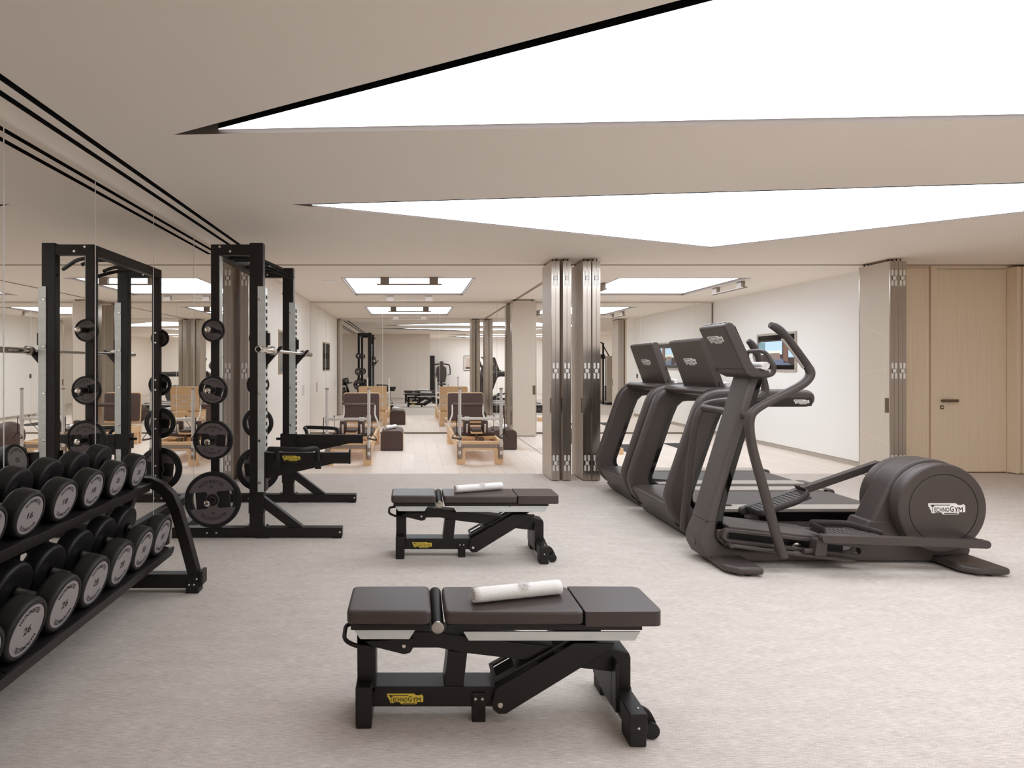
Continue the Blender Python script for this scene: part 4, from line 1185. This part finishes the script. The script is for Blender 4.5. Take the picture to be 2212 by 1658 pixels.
    # pull rod along the near side at floor level
    MB().tube([(2.19, -.225, .165), (3.03, -.225, .062)], .014, 10).build('link_rod', M_BODY, t)
    MB().cyl((2.492, -.315, .14), (2.492, -.20, .14), .013, 10).build('link_pin', M_BODY, t)
    MB().cyl((2.19, -.24, .165), (2.19, -.15, .165), .014, 10).build('link_pin', M_BODY, t)
    # console
    cb = [(2.164, 1.675), (2.298, 1.380), (2.322, 1.335), (2.37, 1.312), (2.475, 1.312), (2.492, 1.335), (2.485, 1.362), (2.425, 1.366), (2.385, 1.385), (2.365, 1.415), (2.235, 1.690), (2.205, 1.70)]
    con = MB().prism(cb, 'y', -.178, .178).build('console', M_BODY, t, .014, 3)
    d2 = (Vector((2.298, 0, 1.380)) - Vector((2.164, 0, 1.675))).normalized(); nn = Vector((d2.z, 0, -d2.x))
    P = Vector((2.225, 0, 1.541))
    if nn.x > 0: nn = -nn
    logo(con, 0, .045, .20, lambda u, v, k: P + Vector((0, -u, 0)) - d2 * v + nn * (.0015 + k), ratio=.29)
    BX('console_seam', M_BLACK, con, 2.2985, 2.37, -.1785, .1785, 1.371, 1.373)
    for k in range(5): BX('vent_slot', M_WHITE, con, 2.195, 2.212, -.15 + k * .062, -.11 + k * .062, 1.6975, 1.7015)
    Q = Vector((2.295, 0, 1.56))
    mb = MB(); mb.poly([Q - nn * .009 + d2 * a + Vector((0, b, 0)) for a, b in ((-.12, -.16), (.13, -.16), (.13, .16), (-.12, .16))]); mb.build('display', M_GLOSS, con, flat=True)
    hb = fillet([(2.44, -.15, 1.318), (2.515, -.165, 1.335), (2.525, -.165, 1.39), (2.49, -.11, 1.50), (2.49, .11, 1.50), (2.525, .165, 1.39), (2.515, .165, 1.335), (2.44, .15, 1.318)], .05, 5)
    MB().tube(hb, .0155, 12).build('fixed_handlebar', M_BODY, t)
    return t
make_cross_trainer()
towel('small rolled white towel lying in the console tray of the cross trainer', (2.447, YE - .19), (2.447, YE + .10), .034, emblem=False, z=1.367)

# ================================================================== reformers
def make_reformer():
    """local: x centre 0, y from 0 (posts end, towards the viewer) to 2.26"""
    t = thing('pilates_reformer', '', 'reformer')
    W = .325; D = 2.26
    # end frames (legs with a top rail): front arch and rear arch
    for (y0, y1) in ((0, .055), (D - .055, D)):
        arch = [(-W, 0), (-W + .115, 0), (-W + .115, .17), (-W + .145, .205), (W - .145, .205), (W - .115, .17), (W - .115, 0), (W, 0), (W, .325), (-W, .325)]
        MB().prism(arch, 'y', y0, y1).build('end_frame', M_MAPLE, t, .004)
    for s in (-1, 1):
        a, b = sorted((s * W, s * (W - .04)))
        BX('side_rail', M_MAPLE, t, a, b, .055, D - .055, .205, .325, .004)
        a, b = sorted((s * (W - .04), s * (W - .085)))
        BX('inner_track', M_ALU, t, a, b, .06, D - .06, .225, .25, .002)
        for yl in (0.055, D - .17): BX('leg', M_MAPLE, t, min(s * W, s * (W - .115)), max(s * W, s * (W - .115)), yl, yl + .06, 0, .205, .003)
    # front bracket plate with bolts
    br = [(-W + .005, .085), (-W + .075, .085), (-W + .075, .22), (-W + .10, .235), (W - .10, .235), (W - .075, .22), (W - .075, .085), (W - .005, .085), (W - .005, .285), (-W + .005, .285)]
    bp = MB().prism(br, 'y', -.006, 0).build('bracket_plate', M_RECESS, t, .001)
    bolt_row(bp, [(x, -.006, z) for x, z in ((-.225, .262), (-.175, .262), (.175, .262), (.225, .262), (-.262, .105), (.262, .105))], (0, -1, 0), .007)
    # tower posts
    for s in (-1, 1):
        x = s * (W - .035)
        p = MB().cyl((x, -.03, .10), (x, -.03, 1.06), .0215, 18).build('tower_post', M_ALU, t)
        MB().lathe([(.024, 0), (.026, .004), (.026, .014), (.018, .02), (0, .021)], (x, -.03, 1.06), (0, 0, 1), 18).build('post_cap', M_RECESS, p)
        for (z0, z1) in ((.10, .15), (.20, .255)): MB().cyl((x, -.03, z0), (x, -.03, z1), .0265, 16).build('post_sleeve', M_RECESS, p)
        MB().cyl((x, -.03, .60), (x, -.03, .70), .030, 16).build('post_collar', M_ALU, p)
        # strap and handle hanging outside the post
        xo = x - s * 0 + (-.045 if s < 0 else .045)
        st = MB().tube([(xo, -.05, .675), (xo, -.055, .50), (xo, -.055, .46)], .006, 6).build('strap', M_BLACK, t)
        MB().tube([(xo, -.055, .46), (xo - .065, -.05, .40), (xo - .06, -.05, .385)], .005, 6).build('strap_fork', M_BLACK, st)
        MB().tube([(xo, -.055, .46), (xo + .065, -.05, .375), (xo + .06, -.05, .36)], .005, 6).build('strap_fork', M_BLACK, st)
        MB().cyl((xo - .066, -.05, .385), (xo + .066, -.05, .36), .013, 10).build('hand_grip', M_BROWNPAD, st)
        # pulley rope from the bar to the shoulder rest
        MB().tube([(s * .19, -.03, .63), (s * .21, .20, .46), (s * .15, .55, .40)], .004, 6).build('rope', M_BLACK, t)
    bar = MB().cyl((-W + .035, -.03, .65), (W - .035, -.03, .65), .019, 16).build('push_bar', M_ALU, t)
    for x in (-.19, .19):
        MB().cyl((x - .03, -.03, .65), (x + .03, -.03, .65), .028, 16).build('bar_clamp', M_ALU, bar)
        MB().cyl((x, -.03, .675), (x, -.03, .70), .008, 10).build('clamp_knob', M_BLACK, bar)
    # springs, cord box
    BX('cord_box', M_BRONZE, t, .02, .10, .35, .42, .20, .335, .004)
    BX('cross_board', M_MAPLE, t, -W + .04, W - .04, .86, .89, .22, .30, .003)
    # carriage
    cr = BX('carriage', M_MAPLE, t, -W + .045, W - .045, .50, 1.35, .30, .335, .004)
    MB().box(-W + .03, W - .03, .56, 1.36, .336, .39).build('carriage_pad', M_BROWNPAD, t, .014, 3)
    hd = MB().box(-.085, .085, .40, .62, .385, .41).build('headrest_board', M_MAPLE, t, .004)
    MB().box(-.075, .075, .42, .66, .41, .45).build('headrest_pad', M_BROWNPAD, t, .014, 3)
    BX('headrest_stem', M_BRONZE, t, -.015, .015, .44, .48, .28, .385)
    for s in (-1, 1):
        sr = MB(); sr.lathe([(.046, 0), (.052, .01), (.052, .16), (.044, .175), (0, .178)], (s * .135, .58, .39), (0, 0, 1), 20); sr.build('shoulder_rest', M_BROWNPAD, t)
        MB().lathe([(.014, 0), (.014, .13)], (s * .135, .53, .39), (0, -.25, 1), 10).build('rest_post', M_ALU, t)
    # foot bar near the far end
    for s in (-1, 1):
        MB().tube(fillet([(s * (W - .01), 1.72, .33), (s * (W - .01), 1.72, .45), (s * .262, 1.76, .54), (s * .262, 1.80, .72)], .05, 4), .014, 10).build('foot_bar_arm', M_ALU, t)
    MB().lathe([(.028, 0), (.036, .008), (.036, .496), (.028, .504)], (-.252, 1.80, .715), (1, 0, 0), 18).build('foot_bar', M_BROWNPAD, t)
    # upright jump board
    Mx = Matrix.Translation((0, D - .02, .36)) @ Matrix.Rotation(R(-4), 4, 'X')
    MB().prism(round_poly([(-.315, .04), (.315, .04), (.315, .535), (-.315, .535)], .04, 5), 'y', -.075, -.03, Mx).build('jump_board_pad', M_BROWNPAD, t, .010, 3)
    jb = MB().prism(round_poly([(-.325, .0), (.325, .0), (.325, .55), (-.325, .55)], .045, 5), 'y', -.03, -.008, Mx).build('jump_board', M_MAPLE, t, .003)
    mb = MB()
    for (a, b, c, d) in ((-.27, .27, .10, .12), (-.27, .27, .33, .35), (-.27, -.25, .12, .33), (.25, .27, .12, .33)): mb.box(a, b, -.008, .004, c, d, Mx)
    for (p, q) in (((-.25, .12), (.25, .33)), ((-.25, .33), (.25, .12))):
        P, Q = Vector(p), Vector(q); n = Vector((-(Q - P).y, (Q - P).x)).normalized() * .009
        mb.prism([tuple(P + n), tuple(Q + n), tuple(Q - n), tuple(P - n)], 'y', -.008, .002, Mx)
    mb.build('board_stiffener', M_ALU, jb)
    return t
rf = make_reformer(); rf.location = (.978, 8.14, 0); rf['label'] = 'maple pilates reformer with brown pads, right one of the two'; rf['group'] = 'pilates reformers'
rf2 = copy_tree(rf); rf2.location = (-.870, 8.06, 0); rf2['label'] = 'maple pilates reformer behind the half rack, left one of the two'
# sitting boxes
def sitting_box(label, x0, x1, y0, y1, h):
    t = thing('sitting_box', label, 'sitting box', ((x0 + x1) / 2, (y0 + y1) / 2, 0), 0, 'padded sitting boxes')
    w_, d = (x1 - x0) / 2, (y1 - y0) / 2
    prof = round_poly([(-w_, .012), (w_, .012), (w_, h), (-w_, h)], [.001, .001, .075, .075], 6)
    MB().prism(prof, 'y', -d, d).build('upholstery', M_BROWNPAD, t, .006)
    for s in (-1, 1):
        a, b = sorted((s * w_, s * (w_ + .004))); BX('wood_edge', M_MAPLE, t, a, b, -d + .004, d - .004, .012, h - .08)
    BX('plinth', M_BLACK, t, -w_ + .01, w_ - .01, -d + .01, d - .01, 0, .012)
    return t
sitting_box('brown padded sitting box between the two reformers', -.49, -.125, 9.43, 10.05, .325)
sitting_box('brown padded sitting box to the right of the right reformer', 1.375, 1.755, 9.55, 10.17, .325)
towel('rolled white towel on the sitting box between the reformers', (-.42, 9.60), (-.26, 9.86), .042, emblem=False, z=.325)
towel('rolled white towel on the sitting box right of the right reformer', (1.50, 9.62), (1.62, 9.90), .042, emblem=False, z=.325)

# ================================================================== second studio: mats, block, ball
def mat_thing(label, x0, x1, y0, y1):
    o = MB().prism(round_poly([(x0, y0), (x1, y0), (x1, y1), (x0, y1)], .03, 4), 'z', .0005, .012).build('exercise_mat', M_MAT, None, .002)
    return tag(o, label, 'exercise mat', 'exercise mats')
mat_thing('dark exercise mat beside the wooden block', 3.47, 3.86, 9.3, 10.15)
mat_thing('dark exercise mat below the wall television', 4.50, 4.90, 9.6, 10.3)
bk = MB().box(3.17, 3.335, 9.06, 9.25, 0, .098).build('wooden_block', M_MAPLE, None, .006); tag(bk, 'small pale wooden exercise block on the studio floor', 'block')
bl = thing('exercise_ball', 'dark brown exercise ball behind the folded partition', 'ball', (2.45, 9.55, 0))
MB().ball((0, 0, .235), .235, 32).build('ball_body', M_BROWNPAD, bl)
mb = MB()
for k in range(5):
    z = -.14 + k * .07; rr = math.sqrt(.235 ** 2 - z * z) + .0005
    mb.lathe([(rr - .002, z - .003), (rr + .0015, z), (rr - .002, z + .003)], (0, 0, .235), (0, 0, 1), 32, cap=False)
mb.build('grip_ridge', M_BROWNPAD, bl)['kind'] = 'stuff'
st = thing('wall_switch', 'small dark wall switch on the cream wall beside the folded partition, seen in the mirror', 'switch', (XR - .006, 7.85, 1.10))
BX('switch_plate', M_BRONZE, st, -.004, .005, -.04, .04, -.06, .06, .002)
BX('switch_key', M_BLACK, st, -.007, -.004, -.025, .025, -.04, .04, .001)

# ================================================================== things on the far side of the room, seen in the mirrors
def cable_machine(label, x, y, rot):
    t = thing('cable_machine', label, 'cable machine', (x, y, 0), rot)
    BX('base_frame', M_BLACKMETAL, t, -.80, .80, -.25, .05, .0, .07, .006)
    for s in (-1, 1):
        BX('tower_shroud', M_SILVER, t, s * .62 - .10, s * .62 + .10, -.22, .02, .07, 1.72, .02)
        BX('tower_post', M_BLACKMETAL, t, s * .50 - .03, s * .50 + .03, -.30, -.24, .0, 2.18, .005)
        c = BX('pulley_carriage', M_BLACKMETAL, t, s * .50 - .05, s * .50 + .05, -.34, -.22, 1.62, 1.78, .01)
        w_ = MB(); w_.lathe([(.02, 0), (.075, .004), (.075, .024), (.02, .028)], (s * .50 - .014, -.40, 1.72), (1, 0, 0), 24); w_.build('pulley', M_SATIN, c)
        MB().tube(fillet([(s * .50, -.40, 1.65), (s * .50 - .05, -.42, 1.55), (s * .50 + .05, -.42, 1.55), (s * .50, -.40, 1.65)], .02, 3), .010, 8).build('cable_handle', M_RUBBER, c)
        MB().cyl((s * .62, -.1, 1.72), (s * .50, -.27, 2.10), .02, 10).build('guide_tube', M_BLACKMETAL, t)
        for k in range(6): BX('weight_block', M_BLACKMETAL, t, s * .62 - .08, s * .62 + .08, -.235, -.222, .14 + k * .09, .22 + k * .09, .004)
    MB().tube(fillet([(-.50, -.27, 2.16), (-.2, -.30, 2.24), (.2, -.30, 2.24), (.50, -.27, 2.16)], .1, 5), .028, 12).build('top_bar', M_BLACKMETAL, t)
    return t
cable_machine('tall cable machine by the far right wall, seen in the studio mirror', 7.12, 2.5, R(-90))
def press_machine(label, x, y, rot):
    t = thing('press_machine', label, 'exercise machine', (x, y, 0), rot)
    BX('base_frame', M_BLACKMETAL, t, -.42, .42, -.9, .1, 0, .06, .006)
    BX('weight_tower', M_BLACKMETAL, t, .33, .55, -.35, .1, .0, 1.85, .03)
    BX('seat_post', M_BLACKMETAL, t, -.05, .05, -.42, -.32, .06, .45, .006)
    MB().prism(round_poly([(-.2, -.62), (.2, -.62), (.16, -.2), (-.16, -.2)], .05), 'z', .45, .53).build('seat_pad', M_LEATHER, t, .02, 3)
    MB().prism(round_poly([(-.19, .56), (.19, .56), (.25, .95), (.23, 1.28), (.10, 1.36), (-.10, 1.36), (-.23, 1.28), (-.25, .95)], .05), 'y', -.16, -.06).build('back_pad', M_LEATHER, t, .02, 3)
    MB().prism(round_poly([(-.1, 1.30), (.1, 1.30), (.1, 1.58), (-.1, 1.58)], .05), 'y', -.14, -.06).build('head_pad', M_LEATHER, t, .02, 3)
    BX('back_post', M_BLACKMETAL, t, -.05, .05, -.06, .02, .06, 1.5, .006)
    for s in (-1, 1):
        MB().tube(fillet([(s * .1, 0, 1.45), (s * .38, -.05, 1.42), (s * .40, -.35, 1.25), (s * .40, -.42, .95)], .1, 5), .028, 10).build('press_arm', M_BLACKMETAL, t)
        MB().tube(fillet([(s * .40, -.42, .95), (s * .28, -.46, .92)], .1, 5), .02, 10).build('press_grip', M_RUBBER, t)
        MB().cyl((s * .3, -.55, .06), (s * .3, -.62, .5), .022, 10).build('strut', M_SATIN, t)
    return t
press_machine('black upholstered press machine against the wall behind the viewpoint', 1.48, -4.35, PI)
pf = thing('framed_picture', 'black framed city photograph on the wall behind the viewpoint', 'picture', (2.95, YF + .002, 1.13))
MBf = MB()
for (a, b, c, d) in ((-.35, .35, 0, .02), (-.35, .35, .70, .72), (-.35, -.33, .02, .70), (.33, .35, .02, .70)): MBf.box(a, b, 0, .03, c, d)
MBf.build('frame', M_BLACK, pf)
pm = BX('print_mount', M_WHITE, pf, -.33, .33, .001, .012, .02, .70)
BX('print', mat('print_sky', (206, 190, 180), .7), pf, -.27, .27, .012, .014, .08, .64)
mb = MB(); mb.box(-.02, .02, .014, .0155, .12, .60); mb.box(.06, .25, .014, .0155, .09, .34); mb.box(-.27, .06, .014, .0155, .08, .17)
mb.build('print_skyline', mat('print_dark', (92, 72, 68), .7), pf)

# ------------------------------------------------------------------ every thing's empty goes to the middle of its base
bpy.context.view_layer.update()
def local_pts(o, Mx):
    if o.type == 'MESH':
        for c in o.bound_box: yield Mx @ Vector(c)
    for ch in o.children:
        yield from local_pts(ch, Mx @ ch.matrix_local)
for o in [o for o in bpy.data.objects if o.type == 'EMPTY' and o.parent is None]:
    P = list(local_pts(o, Matrix.Identity(4)))
    if not P: continue
    c = Vector(((min(p.x for p in P) + max(p.x for p in P)) / 2, (min(p.y for p in P) + max(p.y for p in P)) / 2, min(p.z for p in P)))
    if o.get('category') == 'ceiling light' or o.name.startswith(('dumbbell', 'weight_plate')) and not o.name.startswith('dumbbell_rack'): continue
    o.location = o.location + o.rotation_euler.to_matrix() @ c
    for ch in o.children: ch.location = ch.location - c
bpy.context.view_layer.update()
